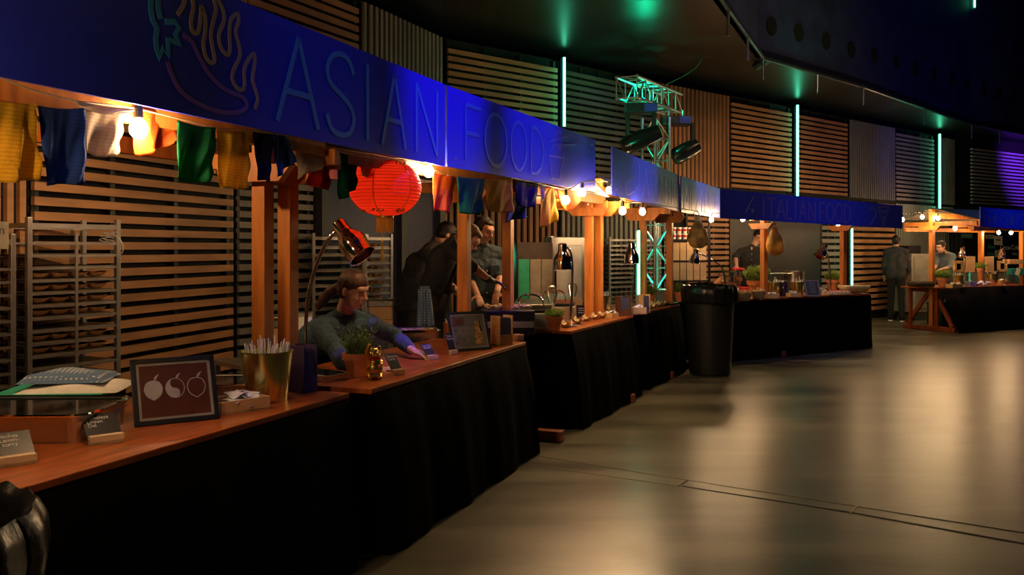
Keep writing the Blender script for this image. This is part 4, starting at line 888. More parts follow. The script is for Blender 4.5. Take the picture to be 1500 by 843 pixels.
card = thing('cardboard_box', 'small kraft box behind the black menu blocks', 'box', down(848,458)+Vector((0,.5,0)), .2); MB().box((0,0,.06),(.12,.12,.12)).build('box_body', kraft, card, bevel=.003); MB().box((0,0,.1205),(.13,.02,.001)).build('tape', white_paper, card)
HB = at(835, 432, 165); heat_lamp('chrome heat lamp in front of the steel oven', (HB.x, HB.y, TZ), at(824,380,165), (0,0,-1), Rb=.082, mid=[at(838,420,165), at(838,385,165), at(834,366,165), at(826,362,165)])
# nearest heat lamp over the woman
hb = at(448, 515, 262); heat_lamp('large chrome heat lamp on a curved arm above the leaning woman', (hb.x, hb.y, TZ), at(516,356,262), (.62,-.25,-.75), Rb=.072, s=1.08, mid=[at(448,480,262), at(452,430,262), at(465,385,262), at(480,353,262), at(497,335,262)], rod=.010)
hb = at(926, 430, 132); heat_lamp('chrome heat lamp in front of the truss tower', (hb.x, hb.y, TZ), at(925,374,132), (0,0,-1), mid=[at(928,420,132), at(930,388,132), at(929,364,132), at(926,360,132)])
hb = at(1062, 425, 108); heat_lamp('chrome heat lamp hanging low below the first ham', (hb.x, hb.y, TZ), at(1018,378,108), (-.15,0,-1), s=.85, mid=[at(1062,410,108), at(1057,392,108), at(1044,382,108), at(1030,374,108)])
hb = at(1217, 428, 97); heat_lamp('chrome heat lamp beside the second T-shaped post of the ham stall', (hb.x, hb.y, TZ), at(1204,369,97), (-.5,-.3,-.75), s=1.0, mid=[at(1216,400,97), at(1213,378,97), at(1209,362,97)])
hb = at(1411, 412, 80); heat_lamp('chrome heat lamp left of the middle post of the corner stall', (hb.x, hb.y, TZ-.02), at(1409,372,80), (-.1,-.2,-1), s=.75, mid=[at(1413,400,80), at(1414,375,80), at(1412,362,80)])
hb = at(1471, 412, 77.5); heat_lamp('chrome heat lamp at far right in front of the drinks posters', (hb.x, hb.y, TZ-.02), at(1467,374,77.5), (-.1,-.2,-1), s=.75, mid=[at(1472,400,77.5), at(1473,378,77.5), at(1470,364,77.5)])
# ================================================================== FOURTH COUNTER
wood_box('kraft box on the fourth counter', down(928,461)+Vector((.05,.08,0)), .4, .16, .12, .07, 'napkins', 12, kraft)
napkin_stand('wooden napkin stand coloured as if violet-lit on the fourth counter', down(944,459), .4, .09, .09, .20, wood_light, violet_lit_card)
pot_plant('potted herb behind the violet-lit napkin stand', down(953,448)+Vector((0,.1,0)), 1.0, 'chive', 14)
pot_plant('potted herb by the amber post near the rubbish bin', down(992,444)+Vector((.08,.25,0)), 1.0, 'chive', 15)
frame('small upright photo card on the fourth counter', down(969,449), .1, .115, .19, 10, 'dim')
for (x, y, m_, l) in ((950,455,d_r,'boat bowl with red dip on the fourth counter'), (958,452,d_y,'boat bowl with yellow dip on the fourth counter'), (967,450,d_r,'far boat bowl with orange-red dip on the fourth counter')):
    boat(l, down(x, y), 1.2, m_, 1.2, 'boat bowls with dips on the fourth counter')
pan('low black tray at the far end of the fourth counter', down(978,447), 1.1, .3, .2, .03, m=black_plastic)
# ================================================================== HAM COUNTER
def ham(label, px, py, fd, H, W, rough_dark, rope):
    p = at(px, py, fd); r = thing('cured_ham', label, 'ham', p)
    # origin at the hanging hoof end
    prof = [(0, .032), (.10, .036), (.22, .05), (.38, .085), (.56, .125), (.72, .145), (.86, .135), (.95, .10), (1.0, .05)]
    b = MB()
    for (t0, r0), (t1, r1) in zip(prof, prof[1:]):
        for s in (-.35, .35): b.cap(((s*r0+.02*t0)*W/.29, 0, -t0*H), ((s*r1+.02*t1)*W/.29, 0, -t1*H+(r1 if t1 > .9 else 0)), r0*.75*W/.29, r1*.75*W/.29)
    b.build('ham_body', rough_dark, r, remesh=.012, smo=6)
    b = MB(); b.tube(catmull([(-.03,-.02,.0),(-.035,-.03,-.03),(.0,-.045,-.05),(.035,-.03,-.02),(.03,.0,.03),(0,.01,.075),(-.03,.0,.03),(-.03,-.02,0)], 5), .007); b.build('rope', mat('rope_white', (.7,.68,.6), .8), r)
    if rope: b = MB(); b.tube([(.04*W/.29,-.02,-.02*H),(.075*W/.29,-.05,-.35*H),(.14*W/.29,-.03,-.6*H)], .008, 6); b.build('twine', mat('rope_white', (.7,.68,.6), .8), r)
    return r
ham_y = mat('ham_rind', (.62,.27,.05), .45, 0, .18, 6, .2); ham_d = mat('ham_mould', (.42,.26,.09), .6, 0, .5, 9, .3, col2=(.07,.045,.02))
ham('dark marbled ham hanging at the near end of the long navy board', 1021, 318, 112, .37, .25, ham_d, True)
ham('smooth orange ham hanging beside the first T-shaped post of the ham stall', 1134, 327, 104, .42, .24, ham_y, True)
pr_ = thing('meat_slicer', 'glass and steel meat slicer with red parts in front of the chef', 'meat slicer', down(1086,432)+Vector((-.05,.3,0)), .1)
MB().box((0,0,.05),(.50,.34,.10)).build('machine_base', redlac, pr_, bevel=.02); MB().lathe([(0,-.006),(.13,-.006),(.135,0),(.13,.006),(0,.006)], (.05,-.02,.24), 30, (1,.3,0)).build('blade', chrome, pr_)
MB().box((-.08,.02,.17),(.22,.20,.02), Matrix.Rotation(R(14),3,'Y')).build('carriage', steel, pr_, bevel=.004); MB().box((.1,.05,.37),(.16,.14,.04)).build('blade_cover', redlac, pr_, bevel=.015)
b = MB()
for x, y in ((-.18,-.1),(-.02,-.1),(-.18,.12),(-.02,.12)): b.cyl((x,y,.1),(x,y,.33),.008)
b.box((-.10,.01,.335),(.20,.26,.008)); b.build('guard_rack', chrome, pr_)
h2 = thing('ham_joint', 'cut ham joint clamped on the slicer in front of the chef', 'ham', down(1066,432)+Vector((-.02,.3,.11)), .4); b = MB(); b.cap((-.12,0,.05),(.02,0,.10),.03,.07); b.cap((.02,0,.10),(.10,0,.12),.07,.05); b.build('meat', mat('ham_pink', (.55,.27,.13), .5, 0, .25, 12), h2, remesh=.01, smo=3)
pot_plant('bushy tall chives in front of the first T-shaped post', down(1111,434)+Vector((0,.1,0)), 1.75, 'chive', 21, n=900)
def breadbowl(label, loc, R_=.105, fill=None, h=.11, m=BP, seed=1, n=24, group='bowls of bread on the ham counter'):
    r = thing('serving_bowl', label, 'bowl', loc, 0, group); MB().lathe([(0,0),(R_*.7,0),(R_*.98,h*.95),(R_,h),(R_*.95,h),(R_*.68,.01),(0,.01)], n=26).build('bowl_body', m, r, smooth=False)
    t = thing('bread_pieces', 'pieces of bread heaped in the '+label, 'bread', (loc[0], loc[1], loc[2]+.012)); b = MB(); rd = random.Random(seed)
    for _ in range(n): a = rd.uniform(0,6.28); q = rd.uniform(0,.8)*R_; b.ell((q*math.cos(a), q*math.sin(a), h-.01+rd.uniform(-.01,.045)*(1-q/R_)), (.032,.022,.016), Matrix.Rotation(rd.uniform(0,3),3,'Z')@Matrix.Rotation(rd.uniform(-.5,.5),3,'X'), 10)
    b.lathe([(0,.0),(R_*.62,.0),(R_*.86,h*.85),(0,h*.9)], n=16)
    b.build('bread_heap', fill, t); t['kind'] = 'stuff'; return r
bread = mat('bread_crust', (.60,.36,.14), .75, 0, .25, 30, .2)
breadbowl('grey bread bowl nearest the rubbish bin', down(1090,441), .095, bread, .10, mat('bowl_grey', (.22,.17,.12), .6), 1)
breadbowl('grey bread bowl left of the brass cutlery bucket', down(1111,438), .10, bread, .10, mat('bowl_grey', (.22,.17,.12), .6), 2)
bucket('left brass bucket on the ham counter', down(1134,434), .105, .20, brass, seed=21, n=22)
bucket('right brass bucket on the ham counter', down(1168,433), .100, .20, brass, seed=22, n=22)
wood_box('wooden box of napkins before the left brass bucket of the ham counter', down(1129,437)+Vector((0,-.06,0)), .4, .18, .10, .06, 'napkins', 31)
wood_box('wooden box of napkins before the right brass bucket of the ham counter', down(1160,435)+Vector((0,-.06,0)), .4, .18, .10, .06, 'napkins', 32)
r = thing('glass_jar', 'dark violet glass jar between the two brass buckets', 'jar', down(1148,434)); MB().lathe([(0,0),(.045,0),(.05,.02),(.05,.19),(.045,.20),(0,.20)], n=20).build('jar_body', mat('violet_glass', (.04,.02,.06), .1), r, smooth=True); MB().lathe([(.045,.2),(.052,.2),(.052,.225),(0,.225)], n=20).build('lid', steel, r)
r = thing('chafing_dish', 'steel soup kettle with hinged rods behind the brass buckets', 'chafing dish', down(1160,426)+Vector((.15,.35,0)), .2); MB().lathe([(0,0),(.16,0),(.165,.30),(.17,.31),(.16,.31),(.15,.02),(0,.02)], n=30).build('kettle_body', steel, r, smooth=False); MB().box((-.35,0,.27),(.45,.30,.02)).build('tray_top', steel, r, bevel=.004)
b = MB();
for x in (-.55,-.15):
    for y in (-.12,.12): b.cyl((x,y,0),(x,y,.26),.010)
b.tube([(-.45,-.1,.29),(-.33,-.1,.16)], .008); b.tube([(-.13,-.1,.30),(-.22,-.1,.17)], .008); b.build('rod', chrome, r)
frame('dark slate menu frame right of the right brass bucket', down(1192,435), .1, .22, .25, 20, 'menu', mat('frame_bluegrey', (.10,.11,.15), .4))
# dessert platter
r = thing('serving_platter', 'low platter of small canapés right of the slate menu frame', 'platter', down(1222,432), .5); MB().box((0,0,.012),(.50,.24,.024)).build('platter_board', wood_light, r, bevel=.004)
rd = random.Random(6); cp = None
for i in range(7):
    for j in range(3):
        cc = Vector((-.21+i*.07, -.08+j*.08, .024)); w0 = Matrix.Rotation(.5,3,'Z')@cc+down(1222,432)
        if cp is None:
            cp = thing('canape', 'small round canapé with red topping on the platter', 'canape', w0, 0, 'canapés on the low platter'); MB().lathe([(0,0),(.026,0),(.028,.02),(.02,.03),(0,.032)], n=12).build('bun', mat('canape_cream', (.62,.50,.34), .6, 0, .1), cp); MB().ell((0,0,.036),(.012,.012,.009), n=8).build('topping', d_r, cp)
        else: dup(cp, w0, rd.uniform(0,3), 'small round canapé with red topping on the platter')
breadbowl('glass bowl of cream sweets at the left end of the canapé platter', down(1202,432), .10, mat('sweet_cream', (.62,.48,.32), .6, 0, .3, 40), .055, mat('bowl_pale', (.45,.40,.32), .2), 3, 22, 'bowls of bread on the ham counter')
pot_plant('potted herb at the foot of the second T-shaped post', down(1226,426)+Vector((0,.2,0)), 1.35, 'chive', 25, n=500)
# carved wooden trough
tr = thing('wooden_trough', 'long pale wooden trough of dough at the far end of the ham counter', 'trough', down(1255,431)+Vector((0,.1,0)), .35)
def tro(i, j): e = 2*(i-.5); g = 2*(j-.5); return (e*.23, g*.13*(1-.25*e**4), .01+.11*max(abs(e)**5*1.0, min(1, abs(g)**2.2*1.05)))
MB().grid(tro, 24, 14).build('trough_body', mat('trough_wood', (.66,.50,.24), .55, 0, .1), tr, smooth=True, solid=.012)
b = MB(); rd = random.Random(9)
for _ in range(10): b.ell((rd.uniform(-.13,.13), rd.uniform(-.04,.04), .075+rd.uniform(0,.035)), (.05,.04,.028), n=12)
b.build('dough', mat('dough', (.70,.58,.36), .7, 0, .1), tr, smooth=True)
# ================================================================== CORNER STALL GOODS
def d6(px, py, z=.80): return onz(px, py, z)
pot_plant('potted leafy herb at the left end of the corner stall counter', d6(1381,421), 1.35, 'chive', 33, n=500)
pot_plant('potted herb standing on the glass case beside the middle post of the corner stall', at(1437,403,78), 1.0, 'chive', 34, n=300)
wood_box('wooden box of napkins at the left end of the corner stall counter', d6(1393,422)+Vector((.05,-.02,0)), .48, .28, .14, .07, 'napkins', 41)
wood_box('wooden box of napkins between the two corner stall buckets and the blue cup', d6(1470,417)+Vector((0,.05,0)), .48, .20, .14, .08, 'napkins', 42)
bucket('left brass bucket on the corner stall counter', d6(1407,420)+Vector((.03,.12,0)), .105, .21, brass, seed=31, n=12)
bucket('right brass bucket on the corner stall counter', d6(1455,418)+Vector((0,.05,0)), .115, .22, brass, seed=32, n=10)
def lframe(label, px, py, fd, s=.20):
    p = at(px, py, fd); r = thing('picture_frame', label, 'picture frame', p, .3); b = MB(); e = s*.2
    for q in (-1,1): b.box((q*(s/2-e/2),0,s/2),(e,.05,s)); b.box((0,0,s/2+q*(s/2-e/2)),(s,.05,e))
    b.build('frame', wood_light, r, bevel=.003); MB().box((0,.01,s/2),(s*.6,.01,s*.6)).build('picture', black_gloss, r); MB().box((0,-.02,s*.8),(s*.4,.012,.012)).build('slot', white_paper, r); return r
lframe('square wooden frame under the left heat lamp of the corner stall', 1404, 399, 79, .21); lframe('square wooden frame under the right heat lamp of the corner stall', 1468, 398, 76, .21)
gc = mat('case_glass', (.75,.85,.85), .03, 0, .02, trans=.92)
for (x0, x1, lb) in ((1398, 1441, 'left glass display case behind the corner stall buckets'), (1446, 1492, 'right glass display case behind the corner stall buckets')):
    p0 = d6(x0, 417); p1 = d6(x1, 415); c = (p0+p1)/2+Vector((-.05,.30,0)); L = (p1-p0).length*.92; r = thing('glass_display_case', lb, 'display case', (c.x, c.y, .80), .47)
    b = MB(); b.box((0,-.13,.115),(L,.006,.21)); b.box((-L/2,0,.115),(.006,.26,.21)); b.box((L/2,0,.115),(.006,.26,.21)); b.build('glass_pane', gc, r)
    MB().box((0,0,.228),(L+.02,.29,.016)).build('top_shelf', mat('shelf_dark', (.05,.045,.04), .3), r); MB().box((0,0,.006),(L,.26,.012)).build('bottom_shelf', steel_dull, r)
def kbox(label, p, rz, s, m=cardbrown, tape=True):
    r = thing('cardboard_box', label, 'box', p, rz); MB().box((0,0,s[2]/2), s).build('box_body', m, r, bevel=.003)
    if tape: MB().box((0,0,s[2]+.0006),(s[0]*1.001,.04,.0012)).build('tape', mat('tape_tan', (.42,.30,.18), .4), r)
    return r
kbox('leaning brown folder behind the left lamp of the corner stall', at(1420,399,77), .3, (.22,.06,.30), kraft, False); kbox('brown box right of the potted herb on the display case', at(1448,399,76.5), .2, (.16,.10,.30), kraft, False)
kbox('low brown box at far right on the display case', at(1484,387,75), .3, (.34,.16,.09)); 
r = thing('drinking_cup', 'teal cup at the right edge of the corner stall counter', 'cup', d6(1494,416)); MB().lathe([(0,0),(.07,0),(.09,.22),(.085,.22),(.065,.01),(0,.01)], n=22).build('cup_body', mat('teal_plastic', (.01,.20,.22), .3), r); MB().lathe([(.088,.2),(.094,.22),(.08,.225),(0,.23)], n=22).build('lid', white_plastic, r)
r = thing('paper_packet', 'teal and white striped packet behind the teal cup', 'packet', at(1490,403,75), .3); MB().box((0,0,.06),(.42,.12,.14)).build('packet_body', mat('teal_paper', (.02,.22,.22), .5), r, bevel=.01); MB().box((-.05,-.061,.06),(.1,.002,.14), Matrix.Rotation(.4,3,'Y')).build('stripe', white_paper, r)
r = thing('cloth_napkins', 'crumpled cream cloths between the corner stall buckets', 'cloth', d6(1440,419)+Vector((0,.05,0))); b = MB(); rd = random.Random(12)
for _ in range(8): b.ell((rd.uniform(-.12,.12), rd.uniform(-.06,.06), .035+rd.uniform(-.005,.03)), (.06,.04,.025), Matrix.Rotation(rd.uniform(0,3),3,'Z')@Matrix.Rotation(rd.uniform(-.7,.7),3,'Y'), 10)
b.build('cloth_heap', white_paper, r, smooth=True)
r = thing('plastic_tub', 'pale blue-grey tub beside the left corner stall bucket', 'tub', d6(1422,419)); MB().lathe([(0,0),(.09,0),(.115,.08),(.11,.08),(.085,.01),(0,.01)], n=20).build('tub_body', mat('tub_blue', (.25,.28,.36), .4), r); MB().lathe([(0,.055),(.1,.055),(.1,.05),(0,.05)], n=20).build('tub_content', d_w, r)
r = thing('seat_cushion', 'rolled dark brown cushion on the open wooden end of the corner stall', 'cushion', at(1349,420,81)); MB().box((0,0,.045),(.40,.30,.10)).build('cushion_body', mat('cushion_brown', (.05,.03,.015), .8, 0, .2, 10), r, bevel=.04); MB().box((0,-.151,.045),(.36,.004,.01)).build('piping', black_plastic, r)
# ================================================================== THINGS BEHIND THE COUNTERS
def rack(label, p, ang, W, D, H, n, pitch, z0=.12, mid=False, m=steel_dull):
    r = thing('sheet_pan_rack', label, 'rack', (p[0], p[1], 0), ang)
    for x in (0, W):
        for y in (0, D): MB().box((x, y, H/2+.04), (.030, .030, H-.08)).build('post', m, r, bevel=.003); MB().cyl((x-.01, y, .04), (x+.01, y, .04), .04, n=14).build('castor', black_plastic, r)
    b = MB(); b.box((W/2, 0, H-.05), (W, .022, .03)); b.box((W/2, D, H-.05), (W, .022, .03)); b.box((0, D/2, H-.05), (.022, D, .03)); b.box((W, D/2, H-.05), (.022, D, .03)); b.box((W/2, 0, .1), (W, .022, .03)); b.build('top_frame', m, r)
    b = MB()
    for k in range(n):
        z = z0+pitch*k; b.box((W/2, 0, z), (W, .016, .016)); b.box((W/2, D, z), (W, .016, .016))
        for x in (.012, W-.012): b.box((x, D/2, z-.005), (.02, D, .004))
    b.build('runner', m, r)
    if mid: MB().box((W/2, -.012, (z0+pitch*n)/2+.05), (.018, .012, pitch*n)).build('centre_bar', m, r)
    return r
boatm = mat('paper_boat_brown', (.42, .22, .09), .8, 0, .15, 20)
pl = at(42, HY, 250); pr2 = at(172, HY, 227); ra = math.atan2(pr2.y-pl.y, pr2.x-pl.x); RW = (Vector((pr2.x, pr2.y))-Vector((pl.x, pl.y))).length; RD = .34
rack('tall steel baking rack with brown paper boats at left, behind the nearest counter', pl, ra, RW, RD, 1.70, 20, .075, mid=True)
uu = Vector((math.cos(ra), math.sin(ra), 0)); vv = Vector((-uu.y, uu.x, 0)); pl0 = Vector((pl.x, pl.y, 0)); 
pL = pl0-uu*(RW+.10)
rack('second steel baking rack with a handwritten sheet, cut by the left edge', pL, ra, RW, RD, 1.60, 18, .075)
T_ = thing('baking_tray', 'wire tray of paper boats, topmost in the left steel rack', 'tray', pl0+vv*RD/2+uu*RW/2+Vector((0,0,.145+.075*18-.02)), ra, 'trays in the left steel rack')
MB().box((0,0,.004), (RW-.05, RD*.95, .008)).build('tray_body', mat('tray_dark', (.16,.13,.10), .4, .6, .1), T_)
boat0 = None; rd = random.Random(2); ordw = ['topmost','second','third','fourth','fifth','sixth','seventh','eighth','ninth','tenth','eleventh','twelfth']
def boats_on(base, n, lab, gp):
    global boat0
    for i in range(n):
        w0 = base+uu*((i+.5)/n-.5)*(RW-.08)-vv*.09+Vector((0,0,.008))
        lab_ = lab; lab = lab+', %s from the left' % ['first','second','third','last'][i]
        if boat0 is None:
            boat0 = thing('paper_boat', lab, 'paper tray', w0, ra, gp)
            def f(i_, j_): x = (i_-.5)*.125; y = (j_-.5)*.085; e = 2*(i_-.5); g = 2*(j_-.5); return (x, y, .003+.030*max(abs(e)**3, abs(g)**3)+.006*abs(e)**2)
            MB().grid(f, 10, 8).build('tray_shell', boatm, boat0, smooth=True, solid=.002); MB().ell((0,0,.014), (.045,.028,.010), n=10).build('filling', mat('pastry_brown', (.36,.20,.09), .8, 0, .2, 40), boat0)
        else: dup(boat0, w0, ra+rd.uniform(-.06,.06), lab, gp)
        lab = lab_
for k in range(12):
    base = pl0+vv*RD/2+uu*RW/2+Vector((0,0,.145+.075*(18-k)-.02))
    if k: dup(T_, base, ra, 'wire tray of paper boats, %s from the top in the left steel rack' % ordw[k])
    if k in (2,3,4,5,7,8,11): boats_on(base, 4, 'brown paper boat on the %s tray of the left steel rack' % ordw[k], 'paper boats in the left steel rack, %s tray' % ordw[k])
for k in (2,3,4,6,8,10):
    base = pL+vv*RD/2+uu*RW/2+Vector((0,0,.145+.075*(16-k)-.02)); dup(T_, base, ra, 'wire tray in the rack cut by the left edge, %s level' % ordw[k], 'trays in the rack cut by the left edge')
    boats_on(base, 4, 'brown paper boat at the left edge, %s rack level' % ordw[k], 'paper boats at the left edge, %s rack level' % ordw[k])
r = thing('paper_sign', 'handwritten paper sheet hung on the rack at the left edge', 'sign', pL+uu*.30-vv*.03+Vector((0,0,1.52)), ra); MB().box((0,0,.07), (.52,.004,.155)).build('sheet', mat('sheet_grey', (.42,.36,.28), .7), r)
text('Fusion', .075, r, mat('marker', (.12,.11,.10), .6), (.14, -.003, .075), (R(90),0,0)); text('20', .04, r, mat('marker', (.12,.11,.10)), (.14, -.003, .02), (R(90),0,0))
r = thing('plastic_wrap', 'crumpled clear wrap hanging from the top corner of the left rack', 'plastic wrap', pl0+uu*RW*.86-vv*.02+Vector((0,0,1.60))); b = MB(); rd = random.Random(3)
for _ in range(5): b.tube(catmull([(rd.uniform(-.06,.06), rd.uniform(-.01,.01), rd.uniform(-.05,.02)) for _ in range(4)], 5), .003, 5)
b.tube(catmull([(.05,-.02,.0),(.09,-.03,-.03),(.11,-.03,-.08),(.10,-.03,-.12)], 5), .004, 5); b.build('wrap_strand', mat('wrap_clear', (.8,.8,.8), .1, trans=.5), r)
def rackat(label, x0, x1, f0, f1, H, D, n, pitch, food=None, fc=None):
    a = at(x0, HY, f0); b_ = at(x1, HY, f1); an = math.atan2(b_.y-a.y, b_.x-a.x); W = (Vector((a.x,a.y))-Vector((b_.x,b_.y))).length
    r = rack(label, a, an, W, D, H, n, pitch, z0=H-.1-pitch*n+.03)
    u_ = Vector((math.cos(an), math.sin(an), 0)); v_ = Vector((-u_.y, u_.x, 0)); t0 = None; short = 'wire' if False else {'dark':'dark steel','stee':'salad','wire':'lamp-side wire'}[label[:4]]
    if 'through' in label: short = 'truss-side wire'
    for k in range(min(n, 10)):
        w0 = Vector((a.x, a.y, 0))+u_*W/2+v_*D/2+Vector((0, 0, H-.1-pitch*(k+1)+.03+.012))
        lb = '%s tray in the %s rack' % (ordw[k], short)
        t1 = thing('serving_tray', lb, 'tray', w0, an, 'trays in the '+short+' rack')
        MB().box((0,0,.004), (W-.05, D*.95, .008)).build('tray_body', steel_dull, t1)
        if food and food[k % len(food)]:
            mm = {'b': mat('pastry_brown', (.36,.20,.09)), 'g': mat('salad_green', (.10,.20,.03), .7, 0, .4, 40), 'o': mat('carrot_orange', (.55,.24,.04), .7, 0, .4, 40)}[food[k % len(food)]]
            b = MB(); q = random.Random(k)
            for _ in range(26): b.ell((q.uniform(-.45,.45)*(W-.06), q.uniform(-.45,.2)*D, .018+q.uniform(0,.012)), (.022,.018,.014), n=6)
            f_ = b.build('food', mm, t1); f_['kind'] = 'stuff'
    return r
rackat('dark steel rack left of the woman\'s head', 459, 531, 152, 146, 1.66, .45, 14, .075)
rackat('steel rack with salads right of the woman\'s head', 535, 573, 146, 142, 1.66, .4, 12, .077, food='bbbboobogg')
rackat('wire rack behind the chrome lamp near the truss', 893, 932, 100, 97, 1.68, .4, 14, .068)
rackat('wire rack seen through the truss tower', 945, 976, 96, 94, 1.68, .4, 14, .068)
def worktable(label, x0, x1, f0, f1, z, D=.5):
    a = at(x0, HY, f0); b_ = at(x1, HY, f1); an = math.atan2(b_.y-a.y, b_.x-a.x); W = (Vector((a.x,a.y))-Vector((b_.x,b_.y))).length
    r = thing('work_table', label, 'table', (a.x, a.y, 0), an); MB().box((W/2, D/2, z-.015), (W, D, .03)).build('tabletop', steel_dull, r)
    for x in (.04, W-.04):
        for y in (.04, D-.04): MB().box((x, y, (z-.03)/2), (.035,.035,z-.03)).build('leg', steel_dull, r)
    MB().box((W/2, D/2, .2), (W-.06, D-.06, .015)).build('lower_shelf', steel_dull, r); return r
worktable('steel work table behind the two front posts', 356, 452, 212, 200, .70)
for (x, y, f, s_, l) in ((380, 497, 208, (.17,.16,.13), 'lower left cardboard box behind the nearest orange post'), (412, 492, 205, (.15,.16,.13), 'lower cardboard box between the two front posts')): 
    p = at(x, HY, f); kbox(l, (p.x, p.y+.15, .70), .3, s_)
for (x, f, s_, l) in ((380, 208, (.17,.16,.12), 'upper cardboard box behind the nearest orange post'), (412, 205, (.15,.16,.12), 'upper cardboard box between the two front posts')):
    p = at(x, HY, f); kbox(l, (p.x, p.y+.15, .831), .3, s_)
p = at(400, HY, 207); pan('steel pan with orange salad on the boxes behind the front posts', (p.x, p.y+.15, .953), .3, .36, .22, .055, glass=False, inner=mat('carrot_orange', (.55,.24,.04), .7, 0, .4, 40), m=steel_dull)
p = at(441, HY, 208); r = thing('insulated_box', 'pale insulated box with green-lit edge beside the dark post', 'box', (p.x, p.y+.1, .70), .2); MB().box((0,0,.17),(.11,.2,.33)).build('box_body', white_plastic, r, bevel=.006); MB().box((0,0,.345),(.115,.205,.02)).build('lid', steel_dull, r)
worktable('steel work table behind the rosemary and the gold cat', 528, 580, 178, 174, .80)
p = at(553, HY, 176); kbox('cardboard box stack base right of the woman', (p.x, p.y+.2, .80), .1, (.20,.2,.11)); kbox('cardboard box under the salad pan right of the woman', (p.x, p.y+.2, .912), .1, (.19,.2,.11))
pan('steel pan of green salad on boxes right of the woman', (p.x, p.y+.2, 1.026), .1, .24, .24, .055, glass=False, inner=mat('salad_green', (.10,.20,.03), .7, 0, .4, 40), m=steel_dull)
# cabinets behind the third counter
def at2(px, fd): q = at(px, HY, fd); return q
p = at2(779, 132); r = thing('warming_cabinet', 'cabinet with brown top panel and pale doors right of the dark post', 'cabinet', (p.x, p.y+.35, 0), .12)
MB().box((0,0,.83),(.40,.60,1.50)).build('cabinet_body', mat('cabinet_brown', (.07,.045,.03), .5), r, bevel=.004)
for x, m_, l in ((-.125, mat('door_green_light', (.05,.50,.28), .3), None), (.005, mat('door_beige', (.33,.27,.20), .5, .2), None), (.135, mat('door_beige', (.33,.27,.20)), None)):  # first door's green is reflected light put into its colour
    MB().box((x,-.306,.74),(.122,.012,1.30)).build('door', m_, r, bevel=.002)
MB().box((0,0,.04),(.36,.5,.08)).build('plinth', black_plastic, r)
p = at2(829, 128); r = thing('steel_oven', 'tall brushed steel oven behind the chrome lamp of the third counter', 'oven', (p.x, p.y+.35, 0), .12)
MB().box((0,0,.86),(.40,.62,1.56)).build('oven_body', steel, r, bevel=.006); MB().box((0,-.316,1.0),(.30,.012,1.1)).build('door', steel_dull, r, bevel=.004); MB().box((-.16,-.33,1.0),(.02,.03,.5)).build('handle', chrome, r)
b = MB()
for k in range(14): b.box((-.17+.026*k,-.314,.84),(.008,.006,.10))
b.build('vent_slot', black_plastic, r); MB().box((0,0,.04),(.36,.5,.08)).build('plinth', black_plastic, r)
MB().box((-.17,0,1.648),(.06,.2,.014)).build('hinge_cap', steel, r)
spot('green_oven_light', at(700, 372, 122), at(800, 392, 126), 14, (.05, 1, .5), 75, .8, .05)
# truss tower and cross truss
tgreen = alu
def truss(b, d, A, B, w, n):
    A = Vector(A); B = Vector(B); x = (B-A).normalized(); up_ = Vector((0,0,1)) if abs(x.z) < .9 else Vector((.85,.5,0)).normalized(); y = up_.cross(x).normalized(); z = x.cross(y); L = (B-A).length
    cs = [(-1,-1),(1,-1),(1,1),(-1,1)]
    for c in cs: o_ = y*c[0]*w/2+z*c[1]*w/2; b.cyl(A+o_, B+o_, .022, n=10)
    for k in range(n):
        for i in range(4):
            c, e = cs[i], cs[(i+1)%4]; p0 = A+x*L*k/n+y*c[0]*w/2+z*c[1]*w/2; p1 = A+x*L*(k+1)/n+y*e[0]*w/2+z*e[1]*w/2
            if (k+i)%2: p0 = A+x*L*k/n+y*e[0]*w/2+z*e[1]*w/2; p1 = A+x*L*(k+1)/n+y*c[0]*w/2+z*c[1]*w/2
            d.cyl(p0, p1, .010, n=6)
            q0 = A+x*L*k/n+y*c[0]*w/2+z*c[1]*w/2; q1 = A+x*L*k/n+y*e[0]*w/2+z*e[1]*w/2; d.cyl(q0, q1, .008, n=6)
tw = at(961, HY, 104); r = thing('lighting_truss', 'aluminium truss tower with cross truss lit green behind the fourth stall', 'truss', (tw.x, tw.y, 0))
b = MB(); d = MB(); truss(b, d, (tw.x, tw.y, .03), (tw.x, tw.y, 3.35), .27, 11); b.build('tower_chord', alu, r, True, smooth=True); d.build('tower_brace', alu, r, True)
b = MB(); d = MB(); truss(b, d, at(918, 128, 116), at(986, 153, 98), .27, 6); b.build('cross_chord', alu, r, True, smooth=True); d.build('cross_brace', alu, r, True)
MB().box((0,0,.015),(.6,.6,.03)).build('base_plate', alu, r)
for x, pw in ((955, 16), (968, 16)): spot('green_truss_uplight', (tw.x+(.0), tw.y+(x-961)*.01, .06), (tw.x, tw.y, 3), 500, (.0, 1, .5), 34, .9, .03)
spot('green_truss_light', at(930, 205, 128), at(945, 130, 108), 30, (.0, 1, .45), 60, .8, .05)
point('green_cross_truss_light', at(945, 138, 108), 16, (0, 1, .45))
spot('violet_truss_light', (5.5, 8, 4.8), at(960, 140, 105), 220, (.45, .3, 1), 12, .8, .05)
ps = at(936, 432, 127); r = thing('led_light_strip', 'green light strip left of the bracketed post near the truss', 'light strip', ps); z1 = CH+(HY-338)/127
MB().box((0,0,(z1-ps.z)/2),(.022,.02,z1-ps.z)).build('light_tube', led_green, r); MB().box((-.01,.03,(z1)/2-ps.z),(.05,.03,z1)).build('channel', alu, r)
